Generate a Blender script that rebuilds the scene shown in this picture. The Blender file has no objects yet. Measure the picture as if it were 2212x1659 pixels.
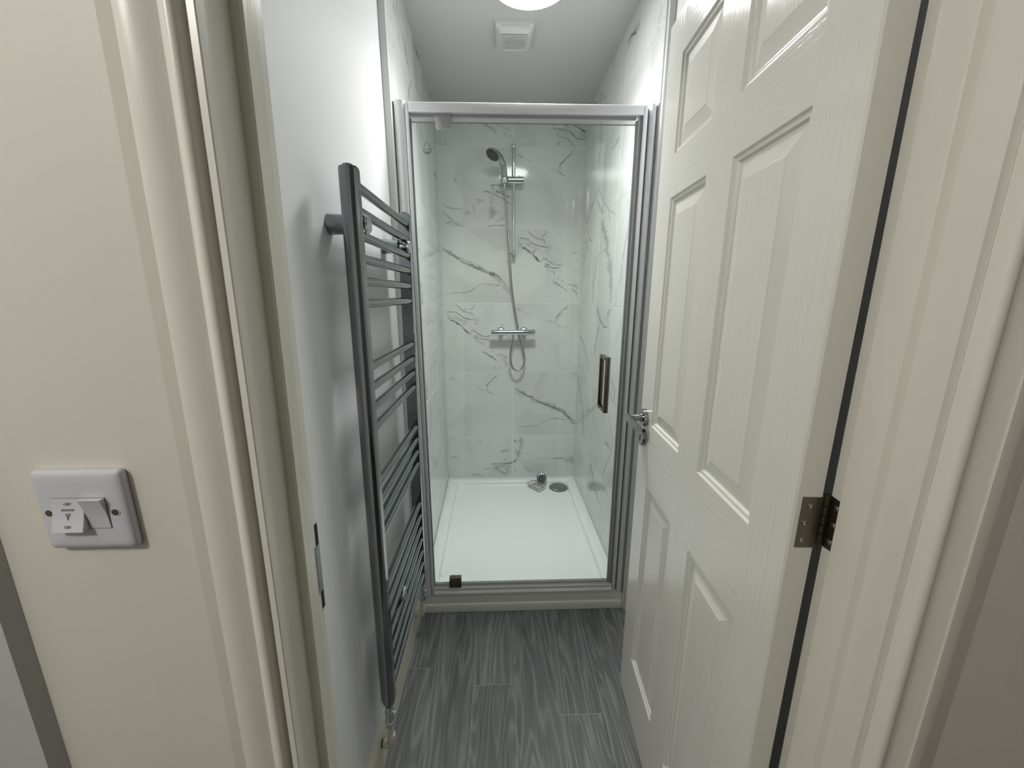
import bpy, bmesh, math, random
from mathutils import Vector, Matrix, noise

C = bpy.context.scene.collection
SC = bpy.context.scene
PI = math.pi
R = math.radians

# ---------------------------------------------------------------- camera, world, lights, exposure
cam_d = bpy.data.cameras.new('camera')
cam = bpy.data.objects.new('camera', cam_d)
C.objects.link(cam)
cam.location = (0, 0, 1.4)
cam.rotation_euler = (R(90 - 12.95), 0, R(-1.85))
cam_d.sensor_fit = 'HORIZONTAL'
cam_d.sensor_width = 36.0
cam_d.lens = 36.0 * 831.0 / 2212.0
cam_d.clip_start = 0.01
SC.camera = cam

w = bpy.data.worlds.new('world')
SC.world = w
w.use_nodes = True
w.node_tree.nodes['Background'].inputs[0].default_value = (0.9, 0.95, 1.0, 1)
w.node_tree.nodes['Background'].inputs[1].default_value = 0.02

HALL_W = 34.5
hl = bpy.data.lights.new('hall_lamp', 'POINT')
hl.shadow_soft_size = 0.06
hl.energy = HALL_W
hl.color = (1.0, 0.965, 0.90)
hlo = bpy.data.objects.new('hall_lamp', hl)
C.objects.link(hlo)
hlo.location = (-1.02, -0.72, 2.38)

LAMP = 24.0            # radiance of the shower room's round ceiling lamp
rl = bpy.data.lights.new('ceiling_lamp_beam', 'AREA')      # the downward part of the same lamp's light
rl.shape = 'DISK'; rl.size = 0.26; rl.energy = 9.2; rl.spread = math.radians(125)
rl.color = (1.0, 1.0, 0.985)
rlo = bpy.data.objects.new('ceiling_lamp_beam', rl)
C.objects.link(rlo)
rlo.location = (0.115, 1.584, 2.434)
SC.view_settings.view_transform = 'Standard'
SC.view_settings.look = 'None'
SC.view_settings.gamma = 1.0
SC.view_settings.use_curve_mapping = False
SC.view_settings.exposure = 0.0

# ---------------------------------------------------------------- helpers
class MB:
    """collects geometry for one mesh"""
    def __init__(self):
        self.v = []; self.f = []; self.m = []
    def add(self, vs, fs, mi=0):
        n = len(self.v)
        self.v += [tuple(p) for p in vs]
        self.f += [tuple(i + n for i in f) for f in fs]
        self.m += [mi] * len(fs)
        return self
    def box(self, x0, x1, y0, y1, z0, z1, bev=0.0, seg=2, M=None, mi=0):
        bm = bmesh.new()
        bmesh.ops.create_cube(bm, size=1.0)
        for v in bm.verts:
            v.co = Vector(((x0 + x1) / 2 + v.co.x * (x1 - x0), (y0 + y1) / 2 + v.co.y * (y1 - y0), (z0 + z1) / 2 + v.co.z * (z1 - z0)))
        if bev > 0:
            bmesh.ops.bevel(bm, geom=bm.edges[:], offset=bev, segments=seg, affect='EDGES', profile=0.5)
        return self.bm(bm, M, mi)
    def bm(self, bm, M=None, mi=0):
        bm.verts.index_update()
        vs = [(M @ v.co) if M else v.co.copy() for v in bm.verts]
        fs = [[v.index for v in f.verts] for f in bm.faces]
        bm.free()
        return self.add(vs, fs, mi)
    def prism(self, pts, z0, z1, shift=None, cap=True, mi=0):
        """plan polygon (counter-clockwise from above) extruded upwards; shift(z) gives a plan offset"""
        n = len(pts)
        s = shift or (lambda z: (0, 0))
        a, b = s(z0), s(z1)
        vs = [(x + a[0], y + a[1], z0) for x, y in pts] + [(x + b[0], y + b[1], z1) for x, y in pts]
        fs = [(i, (i + 1) % n, n + (i + 1) % n, n + i) for i in range(n)]
        if cap:
            fs += [tuple(range(n - 1, -1, -1)), tuple(range(n, 2 * n))]
        return self.add(vs, fs, mi)
    def prof_x(self, pts, x0, x1, mi=0):
        """(y,z) polygon extruded along x"""
        n = len(pts)
        vs = [(x0, y, z) for y, z in pts] + [(x1, y, z) for y, z in pts]
        fs = [(i, (i + 1) % n, n + (i + 1) % n, n + i) for i in range(n)] + [tuple(range(n - 1, -1, -1)), tuple(range(n, 2 * n))]
        return self.add(vs, fs, mi)
    def prof_y(self, pts, y0, y1, mi=0):
        n = len(pts)
        vs = [(x, y0, z) for x, z in pts] + [(x, y1, z) for x, z in pts]
        fs = [(i, (i + 1) % n, n + (i + 1) % n, n + i) for i in range(n)] + [tuple(range(n - 1, -1, -1)), tuple(range(n, 2 * n))]
        return self.add(vs, fs, mi)
    def tube(self, path, r, seg=14, cap=True, mi=0):
        P = [Vector(p) for p in path]
        n = len(P)
        rs = r if isinstance(r, (list, tuple)) else [r] * n
        T = []
        for i in range(n):
            a = P[max(i - 1, 0)]; b = P[min(i + 1, n - 1)]
            T.append((b - a).normalized())
        up = Vector((0, 0, 1)) if abs(T[0].z) < 0.9 else Vector((1, 0, 0))
        N = (up - T[0] * up.dot(T[0])).normalized()
        vs = []
        for i in range(n):
            if i:
                N = (N - T[i] * N.dot(T[i])).normalized()
            B = T[i].cross(N)
            for k in range(seg):
                a = 2 * PI * k / seg
                vs.append(P[i] + (N * math.cos(a) + B * math.sin(a)) * rs[i])
        fs = []
        for i in range(n - 1):
            for k in range(seg):
                fs.append((i * seg + k, i * seg + (k + 1) % seg, (i + 1) * seg + (k + 1) % seg, (i + 1) * seg + k))
        if cap:
            fs += [tuple(range(seg - 1, -1, -1)), tuple(range((n - 1) * seg, n * seg))]
        return self.add(vs, fs, mi)
    def lathe(self, prof, M=None, seg=32, mi=0):
        """(r,h) profile turned about local z"""
        vs = []; fs = []
        n = len(prof)
        for r, h in prof:
            for k in range(seg):
                a = 2 * PI * k / seg
                vs.append(Vector((r * math.cos(a), r * math.sin(a), h)))
        for i in range(n - 1):
            for k in range(seg):
                fs.append((i * seg + k, i * seg + (k + 1) % seg, (i + 1) * seg + (k + 1) % seg, (i + 1) * seg + k))
        if prof[0][0] > 1e-6: fs.append(tuple(range(seg - 1, -1, -1)))
        if prof[-1][0] > 1e-6: fs.append(tuple(range((n - 1) * seg, n * seg)))
        if M: vs = [M @ v for v in vs]
        return self.add(vs, fs, mi)
    def mesh(self, name, mats, smooth=35, clean=True):
        me = bpy.data.meshes.new(name)
        me.from_pydata([tuple(p) for p in self.v], [], self.f)
        for m in mats if isinstance(mats, (list, tuple)) else [mats]:
            me.materials.append(m)
        for p, mi in zip(me.polygons, self.m):
            p.material_index = mi
        bm = bmesh.new(); bm.from_mesh(me)
        if clean:
            bmesh.ops.remove_doubles(bm, verts=bm.verts, dist=1e-6)
            bmesh.ops.recalc_face_normals(bm, faces=bm.faces)
        bm.to_mesh(me); bm.free()
        if smooth:
            me.polygons.foreach_set('use_smooth', [True] * len(me.polygons))
            me.set_sharp_from_angle(angle=R(smooth))
        return me
    def build(self, name, mats, parent=None, smooth=35, clean=True, loc=None):
        me = self.mesh(name, mats, smooth, clean)
        o = bpy.data.objects.new(name, me)
        C.objects.link(o)
        if loc: o.location = loc
        if parent:
            o.parent = parent
            if parent.type == 'EMPTY':
                o.matrix_parent_inverse = Matrix.Translation(-parent.location)
        return o

def put(name, me, parent=None, M=None):
    o = bpy.data.objects.new(name, me)
    C.objects.link(o)
    if M: o.matrix_basis = M
    if parent:
        o.parent = parent
        if parent.type == 'EMPTY':
            o.matrix_parent_inverse = Matrix.Translation(-parent.location)
    return o

def thing(name, label, cat, loc=(0, 0, 0), group=None):
    o = bpy.data.objects.new(name, None)
    C.objects.link(o)
    o.location = loc
    o.empty_display_size = 0.05
    o['label'] = label; o['category'] = cat
    if group: o['group'] = group
    return o

def struct(o, label=None):
    o['kind'] = 'structure'
    if label: o['label'] = label
    return o

def align(p, d):
    """matrix that carries local z to direction d, placed at p"""
    return Matrix.Translation(p) @ Vector(d).to_track_quat('Z', 'Y').to_matrix().to_4x4()

def text_mesh(name, body, size, mat, M, depth=0.0002, xs=1.0):
    cu = bpy.data.curves.new(name, 'FONT')
    cu.body = body; cu.size = size; cu.align_x = 'CENTER'; cu.align_y = 'CENTER'
    cu.extrude = depth; cu.resolution_u = 3
    to = bpy.data.objects.new('tmp', cu)
    C.objects.link(to)
    me = bpy.data.meshes.new_from_object(to.evaluated_get(bpy.context.evaluated_depsgraph_get()))
    bpy.data.objects.remove(to)
    me.name = name
    for v in me.vertices: v.co.x *= xs
    me.transform(M)
    me.materials.clear(); me.materials.append(mat)
    return me

# ---------------------------------------------------------------- materials
def mat(name, col, rough=0.5, metal=0.0, spec=0.5, bump=None, var=0.0, coat=0.0):
    """principled with a slight mottling and optional (scale, strength, stretch) noise relief"""
    m = bpy.data.materials.new(name)
    m.use_nodes = True
    nt = m.node_tree
    b = nt.nodes['Principled BSDF']
    b.inputs['Base Color'].default_value = (*col, 1)
    b.inputs['Roughness'].default_value = rough
    b.inputs['Metallic'].default_value = metal
    b.inputs['Specular IOR Level'].default_value = spec
    if coat:
        b.inputs['Coat Weight'].default_value = coat
        b.inputs['Coat Roughness'].default_value = 0.06
    tc = nt.nodes.new('ShaderNodeTexCoord')
    if var:
        n = nt.nodes.new('ShaderNodeTexNoise'); n.inputs['Scale'].default_value = 2.3; n.inputs['Detail'].default_value = 4
        nt.links.new(tc.outputs['Object'], n.inputs['Vector'])
        r = nt.nodes.new('ShaderNodeValToRGB')
        r.color_ramp.elements[0].position = 0.3; r.color_ramp.elements[1].position = 0.7
        r.color_ramp.elements[0].color = (*[c * (1 - var) for c in col], 1)
        r.color_ramp.elements[1].color = (*[min(1, c * (1 + var)) for c in col], 1)
        nt.links.new(n.outputs['Fac'], r.inputs['Fac'])
        nt.links.new(r.outputs['Color'], b.inputs['Base Color'])
    if bump:
        sc, st, stretch = bump
        mp = nt.nodes.new('ShaderNodeMapping'); mp.inputs['Scale'].default_value = stretch
        n2 = nt.nodes.new('ShaderNodeTexNoise'); n2.inputs['Scale'].default_value = sc; n2.inputs['Detail'].default_value = 5
        bp = nt.nodes.new('ShaderNodeBump'); bp.inputs['Strength'].default_value = st; bp.inputs['Distance'].default_value = 0.002
        nt.links.new(tc.outputs['Object'], mp.inputs['Vector'])
        nt.links.new(mp.outputs['Vector'], n2.inputs['Vector'])
        nt.links.new(n2.outputs['Fac'], bp.inputs['Height'])
        nt.links.new(bp.outputs['Normal'], b.inputs['Normal'])
    return m

M_roomwall = mat('white_emulsion', (0.765, 0.78, 0.79), 0.6, bump=(60, 0.10, (1, 1, 1)), var=0.015)
M_hallside = mat('hall_bounce_wall_paint', (0.78, 0.76, 0.71), 0.6, var=0.02)  # unseen wall, kept pale to bounce lamp light onto the right jamb
M_hallother = mat('hall_paint', (0.40, 0.38, 0.35), 0.7, var=0.02)
M_hallwall = mat('cream_emulsion', (0.74, 0.715, 0.65), 0.55, bump=(90, 0.18, (1, 1, 1)), var=0.02)
M_hallgrey = mat('grey_white_paint', (0.56, 0.56, 0.55), 0.5, bump=(40, 0.2, (1, 1, 1)), var=0.03)
M_ceiling = mat('ceiling_paint', (0.60, 0.62, 0.61), 0.9, bump=(120, 0.15, (1, 1, 1)))
M_gloss = mat('cream_gloss_paint', (0.82, 0.80, 0.73), 0.30, bump=(35, 0.25, (1, 1, 0.25)), var=0.02)
M_glossold = mat('cream_gloss_paint_brushed', (0.80, 0.785, 0.70), 0.27, bump=(90, 0.30, (1, 1, 0.06)), var=0.03)
M_skirt = mat('cream_skirting_gloss', (0.72, 0.70, 0.60), 0.25, var=0.03)
M_whitetrim = mat('white_trim', (0.88, 0.88, 0.85), 0.28, var=0.01)
M_door = mat('door_gloss_paint', (0.77, 0.76, 0.70), 0.14, bump=(150, 0.42, (1, 1, 0.035)), var=0.012)
M_doorrail = mat('door_gloss_paint_rail', (0.77, 0.76, 0.70), 0.14, bump=(150, 0.42, (1, 0.05, 1)), var=0.012)
M_doorsmooth = mat('door_gloss_paint_moulding', (0.77, 0.76, 0.70), 0.18, var=0.012)
M_chrome = mat('chrome', (0.62, 0.65, 0.67), 0.07, 1.0)
M_chromedark = mat('polished_chrome_door_hardware', (0.36, 0.37, 0.38), 0.08, 1.0)
M_rad = mat('chrome_radiator', (0.25, 0.272, 0.285), 0.10, 1.0)
M_chromedull = mat('chrome_plated_plastic', (0.42, 0.43, 0.44), 0.22, 1.0)
M_alu = mat('silver_satin_aluminium', (0.88, 0.89, 0.91), 0.26, 0.25)
M_seal = mat('magnetic_seal_grey', (0.30, 0.31, 0.32), 0.35)
M_seallight = mat('seal_pale', (0.70, 0.71, 0.70), 0.3)
M_dark = mat('dark_void', (0.012, 0.011, 0.008), 0.7)
M_steel = mat('dull_steel', (0.22, 0.20, 0.165), 0.32, 1.0, bump=(200, 0.2, (1, 1, 0.1)))
M_plate = mat('grey_strike_metal', (0.30, 0.33, 0.36), 0.35, 0.8)
M_screw = mat('screw_steel', (0.5, 0.48, 0.44), 0.25, 1.0)
M_plastic = mat('white_plastic', (0.62, 0.635, 0.69), 0.28, var=0.005)
M_pipe = mat('cream_painted_pipe', (0.74, 0.71, 0.60), 0.22, var=0.03)
M_tray = mat('tray_white', (0.84, 0.87, 0.865), 0.22, bump=(220, 0.12, (1, 1, 1)))
M_grout = mat('white_grout', (0.84, 0.86, 0.84), 0.8)
M_fan = mat('fan_plastic', (0.66, 0.67, 0.66), 0.45)
M_fandark = mat('fan_inner_grey', (0.22, 0.22, 0.21), 0.7)
M_black = mat('black_rubber_and_gap_shade', (0.02, 0.025, 0.028), 0.45)  # rubber parts, also the painted shade in the frame gaps
M_print = mat('grey_print', (0.16, 0.16, 0.17), 0.6)
M_etch = mat('black_print', (0.02, 0.025, 0.025), 0.5)
M_etchpale = mat('pale_print', (0.33, 0.36, 0.35), 0.5)
M_hose = mat('steel_hose', (0.42, 0.41, 0.38), 0.28, 1.0, bump=(900, 0.5, (0.02, 0.02, 1)))
M_rust = mat('rust_stain', (0.20, 0.10, 0.03), 0.8)
M_handle = mat('chrome_dark_reflection', (0.20, 0.175, 0.14), 0.10, 1.0)  # brown base colour paints in the dark hall's reflection
M_edge = mat('darker_cream_paint', (0.52, 0.505, 0.435), 0.35, var=0.03)  # darker cream on the outer bevel of the left architrave
M_wire = mat('dull_chrome_wire', (0.34, 0.35, 0.34), 0.16, 1.0)
M_hallfloor = mat('hall_carpet', (0.07, 0.065, 0.06), 0.95, bump=(300, 0.6, (1, 1, 1)))

def lamp_material():
    m = bpy.data.materials.new('lit_diffuser'); m.use_nodes = True
    nt = m.node_tree; nt.nodes.clear()
    e = nt.nodes.new('ShaderNodeEmission'); o = nt.nodes.new('ShaderNodeOutputMaterial')
    e.inputs['Color'].default_value = (1.0, 1.0, 0.985, 1); e.inputs['Strength'].default_value = LAMP
    nt.links.new(e.outputs[0], o.inputs[0])
    return m
M_lamp = lamp_material()

def glass_material():
    m = bpy.data.materials.new('shower_glass'); m.use_nodes = True
    nt = m.node_tree; nt.nodes.clear()
    lw = nt.nodes.new('ShaderNodeLayerWeight'); lw.inputs['Blend'].default_value = 0.5
    p = nt.nodes.new('ShaderNodeMath'); p.operation = 'POWER'; p.inputs[1].default_value = 5
    ma = nt.nodes.new('ShaderNodeMath'); ma.operation = 'MULTIPLY_ADD'; ma.inputs[1].default_value = 0.955; ma.inputs[2].default_value = 0.045
    t = nt.nodes.new('ShaderNodeBsdfTransparent'); t.inputs[0].default_value = (0.975, 0.992, 0.982, 1)
    g = nt.nodes.new('ShaderNodeBsdfGlossy'); g.inputs['Roughness'].default_value = 0.01; g.inputs['Color'].default_value = (0.9, 0.95, 0.93, 1)
    mx = nt.nodes.new('ShaderNodeMixShader'); o = nt.nodes.new('ShaderNodeOutputMaterial')
    nt.links.new(lw.outputs['Facing'], p.inputs[0]); nt.links.new(p.outputs[0], ma.inputs[0])
    nt.links.new(ma.outputs[0], mx.inputs[0]); nt.links.new(t.outputs[0], mx.inputs[1]); nt.links.new(g.outputs[0], mx.inputs[2])
    nt.links.new(mx.outputs[0], o.inputs[0])
    return m
M_glass = glass_material()

def clear_seal_material():
    m = bpy.data.materials.new('clear_plastic_seal'); m.use_nodes = True
    nt = m.node_tree; nt.nodes.clear()
    t = nt.nodes.new('ShaderNodeBsdfTransparent'); d = nt.nodes.new('ShaderNodeBsdfPrincipled')
    d.inputs['Base Color'].default_value = (0.86, 0.88, 0.87, 1); d.inputs['Roughness'].default_value = 0.2
    mx = nt.nodes.new('ShaderNodeMixShader'); mx.inputs[0].default_value = 0.30; o = nt.nodes.new('ShaderNodeOutputMaterial')
    nt.links.new(t.outputs[0], mx.inputs[1]); nt.links.new(d.outputs[0], mx.inputs[2]); nt.links.new(mx.outputs[0], o.inputs[0])
    return m
M_clearseal = clear_seal_material()
M_pivot = mat('satin_grey_metal', (0.50, 0.50, 0.51), 0.32, 0.7)

def tile_material():
    m = bpy.data.materials.new('marble_tile'); m.use_nodes = True
    nt = m.node_tree; b = nt.nodes['Principled BSDF']
    tc = nt.nodes.new('ShaderNodeTexCoord')
    oi = nt.nodes.new('ShaderNodeObjectInfo')
    mp = nt.nodes.new('ShaderNodeVectorMath'); mp.operation = 'ADD'
    sc = nt.nodes.new('ShaderNodeMath'); sc.operation = 'MULTIPLY'; sc.inputs[1].default_value = 17.0
    nt.links.new(oi.outputs['Random'], sc.inputs[0])
    nt.links.new(tc.outputs['Object'], mp.inputs[0]); nt.links.new(sc.outputs[0], mp.inputs[1])
    n1 = nt.nodes.new('ShaderNodeTexNoise'); n1.inputs['Scale'].default_value = 3.2; n1.inputs['Detail'].default_value = 6; n1.inputs['Distortion'].default_value = 0.8
    nt.links.new(mp.outputs[0], n1.inputs['Vector'])
    r1 = nt.nodes.new('ShaderNodeValToRGB')
    e = r1.color_ramp.elements
    e[0].position = 0.30; e[0].color = (0.58, 0.60, 0.58, 1)
    e[1].position = 0.52; e[1].color = (0.69, 0.71, 0.69, 1)
    nt.links.new(n1.outputs['Fac'], r1.inputs['Fac'])
    at = nt.nodes.new('ShaderNodeAttribute'); at.attribute_name = 'vein'
    n2 = nt.nodes.new('ShaderNodeTexNoise'); n2.inputs['Scale'].default_value = 95; n2.inputs['Detail'].default_value = 5; n2.inputs['Roughness'].default_value = 0.65
    nt.links.new(mp.outputs[0], n2.inputs['Vector'])
    mr = nt.nodes.new('ShaderNodeMapRange'); mr.inputs['From Min'].default_value = 0.3; mr.inputs['From Max'].default_value = 0.62
    mr.inputs['To Min'].default_value = 0.5; mr.inputs['To Max'].default_value = 1.25
    nt.links.new(n2.outputs['Fac'], mr.inputs['Value'])
    mu = nt.nodes.new('ShaderNodeMath'); mu.operation = 'MULTIPLY'; mu.use_clamp = True
    sh = nt.nodes.new('ShaderNodeMath'); sh.operation = 'MULTIPLY'; sh.inputs[1].default_value = 1.3; sh.use_clamp = True
    nt.links.new(at.outputs['Fac'], sh.inputs[0]); nt.links.new(sh.outputs[0], mu.inputs[0]); nt.links.new(mr.outputs[0], mu.inputs[1])
    mx = nt.nodes.new('ShaderNodeMix'); mx.data_type = 'RGBA'
    nt.links.new(mu.outputs[0], mx.inputs[0]); nt.links.new(r1.outputs['Color'], mx.inputs[6])
    mx.inputs[7].default_value = (0.085, 0.089, 0.086, 1)
    nt.links.new(mx.outputs[2], b.inputs['Base Color'])
    b.inputs['Roughness'].default_value = 0.10
    b.inputs['Specular IOR Level'].default_value = 0.5
    n3 = nt.nodes.new('ShaderNodeTexNoise'); n3.inputs['Scale'].default_value = 26; n3.inputs['Detail'].default_value = 3
    nt.links.new(mp.outputs[0], n3.inputs['Vector'])
    bp = nt.nodes.new('ShaderNodeBump'); bp.inputs['Strength'].default_value = 0.10; bp.inputs['Distance'].default_value = 0.002
    nt.links.new(n3.outputs['Fac'], bp.inputs['Height']); nt.links.new(bp.outputs['Normal'], b.inputs['Normal'])
    return m
M_tile = tile_material()

def plank_material():
    m = bpy.data.materials.new('grey_oak_vinyl'); m.use_nodes = True
    nt = m.node_tree; b = nt.nodes['Principled BSDF']
    N = nt.nodes.new; L = nt.links.new
    tc = N('ShaderNodeTexCoord'); oi = N('ShaderNodeObjectInfo')
    off = N('ShaderNodeMath'); off.operation = 'MULTIPLY'; off.inputs[1].default_value = 31.0
    L(oi.outputs['Random'], off.inputs[0])
    cx = N('ShaderNodeCombineXYZ'); L(off.outputs[0], cx.inputs[0]); L(off.outputs[0], cx.inputs[1]); L(off.outputs[0], cx.inputs[2])
    ad = N('ShaderNodeVectorMath'); ad.operation = 'ADD'; L(tc.outputs['Object'], ad.inputs[0]); L(cx.outputs[0], ad.inputs[1])
    # growth rings: contour bands of a smooth stretched field, so cathedral arches and knots appear
    s1 = N('ShaderNodeVectorMath'); s1.operation = 'MULTIPLY'; s1.inputs[1].default_value = (8.5, 0.85, 1.0); L(ad.outputs[0], s1.inputs[0])
    f = N('ShaderNodeTexNoise'); f.inputs['Scale'].default_value = 1.0; f.inputs['Detail'].default_value = 2.0; f.inputs['Roughness'].default_value = 0.45; f.inputs['Distortion'].default_value = 0.25
    L(s1.outputs[0], f.inputs['Vector'])
    k = N('ShaderNodeMath'); k.operation = 'MULTIPLY'; k.inputs[1].default_value = 105.0; L(f.outputs['Fac'], k.inputs[0])
    sn = N('ShaderNodeMath'); sn.operation = 'SINE'; L(k.outputs[0], sn.inputs[0])
    r1 = N('ShaderNodeMapRange'); r1.inputs['From Min'].default_value = -1; r1.inputs['From Max'].default_value = 1; L(sn.outputs[0], r1.inputs['Value'])
    pw = N('ShaderNodeMath'); pw.operation = 'POWER'; pw.inputs[1].default_value = 1.8; L(r1.outputs[0], pw.inputs[0])
    # fine fibres
    s2 = N('ShaderNodeVectorMath'); s2.operation = 'MULTIPLY'; s2.inputs[1].default_value = (230.0, 5.0, 1.0); L(ad.outputs[0], s2.inputs[0])
    g = N('ShaderNodeTexNoise'); g.inputs['Scale'].default_value = 1.0; g.inputs['Detail'].default_value = 6.0; g.inputs['Roughness'].default_value = 0.7
    L(s2.outputs[0], g.inputs['Vector'])
    # broad tone drift along the board
    s3 = N('ShaderNodeVectorMath'); s3.operation = 'MULTIPLY'; s3.inputs[1].default_value = (22.0, 1.6, 1.0); L(ad.outputs[0], s3.inputs[0])
    h = N('ShaderNodeTexNoise'); h.inputs['Scale'].default_value = 1.0; h.inputs['Detail'].default_value = 4.0; L(s3.outputs[0], h.inputs['Vector'])
    a1 = N('ShaderNodeMath'); a1.operation = 'MULTIPLY_ADD'; a1.inputs[1].default_value = 0.19; L(pw.outputs[0], a1.inputs[0]); 
    a0 = N('ShaderNodeMath'); a0.operation = 'MULTIPLY'; a0.inputs[1].default_value = 0.74; L(g.outputs['Fac'], a0.inputs[0]); L(a0.outputs[0], a1.inputs[2])
    a2 = N('ShaderNodeMath'); a2.operation = 'MULTIPLY_ADD'; a2.inputs[1].default_value = 0.55; L(h.outputs['Fac'], a2.inputs[0]); L(a1.outputs[0], a2.inputs[2])
    rp = N('ShaderNodeValToRGB'); e = rp.color_ramp.elements
    e[0].position = 0.40; e[0].color = (0.082, 0.087, 0.089, 1)
    e[1].position = 0.98; e[1].color = (0.30, 0.308, 0.308, 1)
    x = rp.color_ramp.elements.new(0.68); x.color = (0.165, 0.172, 0.173, 1)
    L(a2.outputs[0], rp.inputs['Fac'])
    L(rp.outputs['Color'], b.inputs['Base Color'])
    b.inputs['Roughness'].default_value = 0.42
    b.inputs['Specular IOR Level'].default_value = 0.35
    bp = N('ShaderNodeBump'); bp.inputs['Strength'].default_value = 0.15; bp.inputs['Distance'].default_value = 0.001
    L(g.outputs['Fac'], bp.inputs['Height']); L(bp.outputs['Normal'], b.inputs['Normal'])
    return m
M_plank = plank_material()
M_joint = mat('plank_joint_highlight', (0.36, 0.37, 0.37), 0.5)  # pale tone paints the bevel highlight along the plank joints

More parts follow.
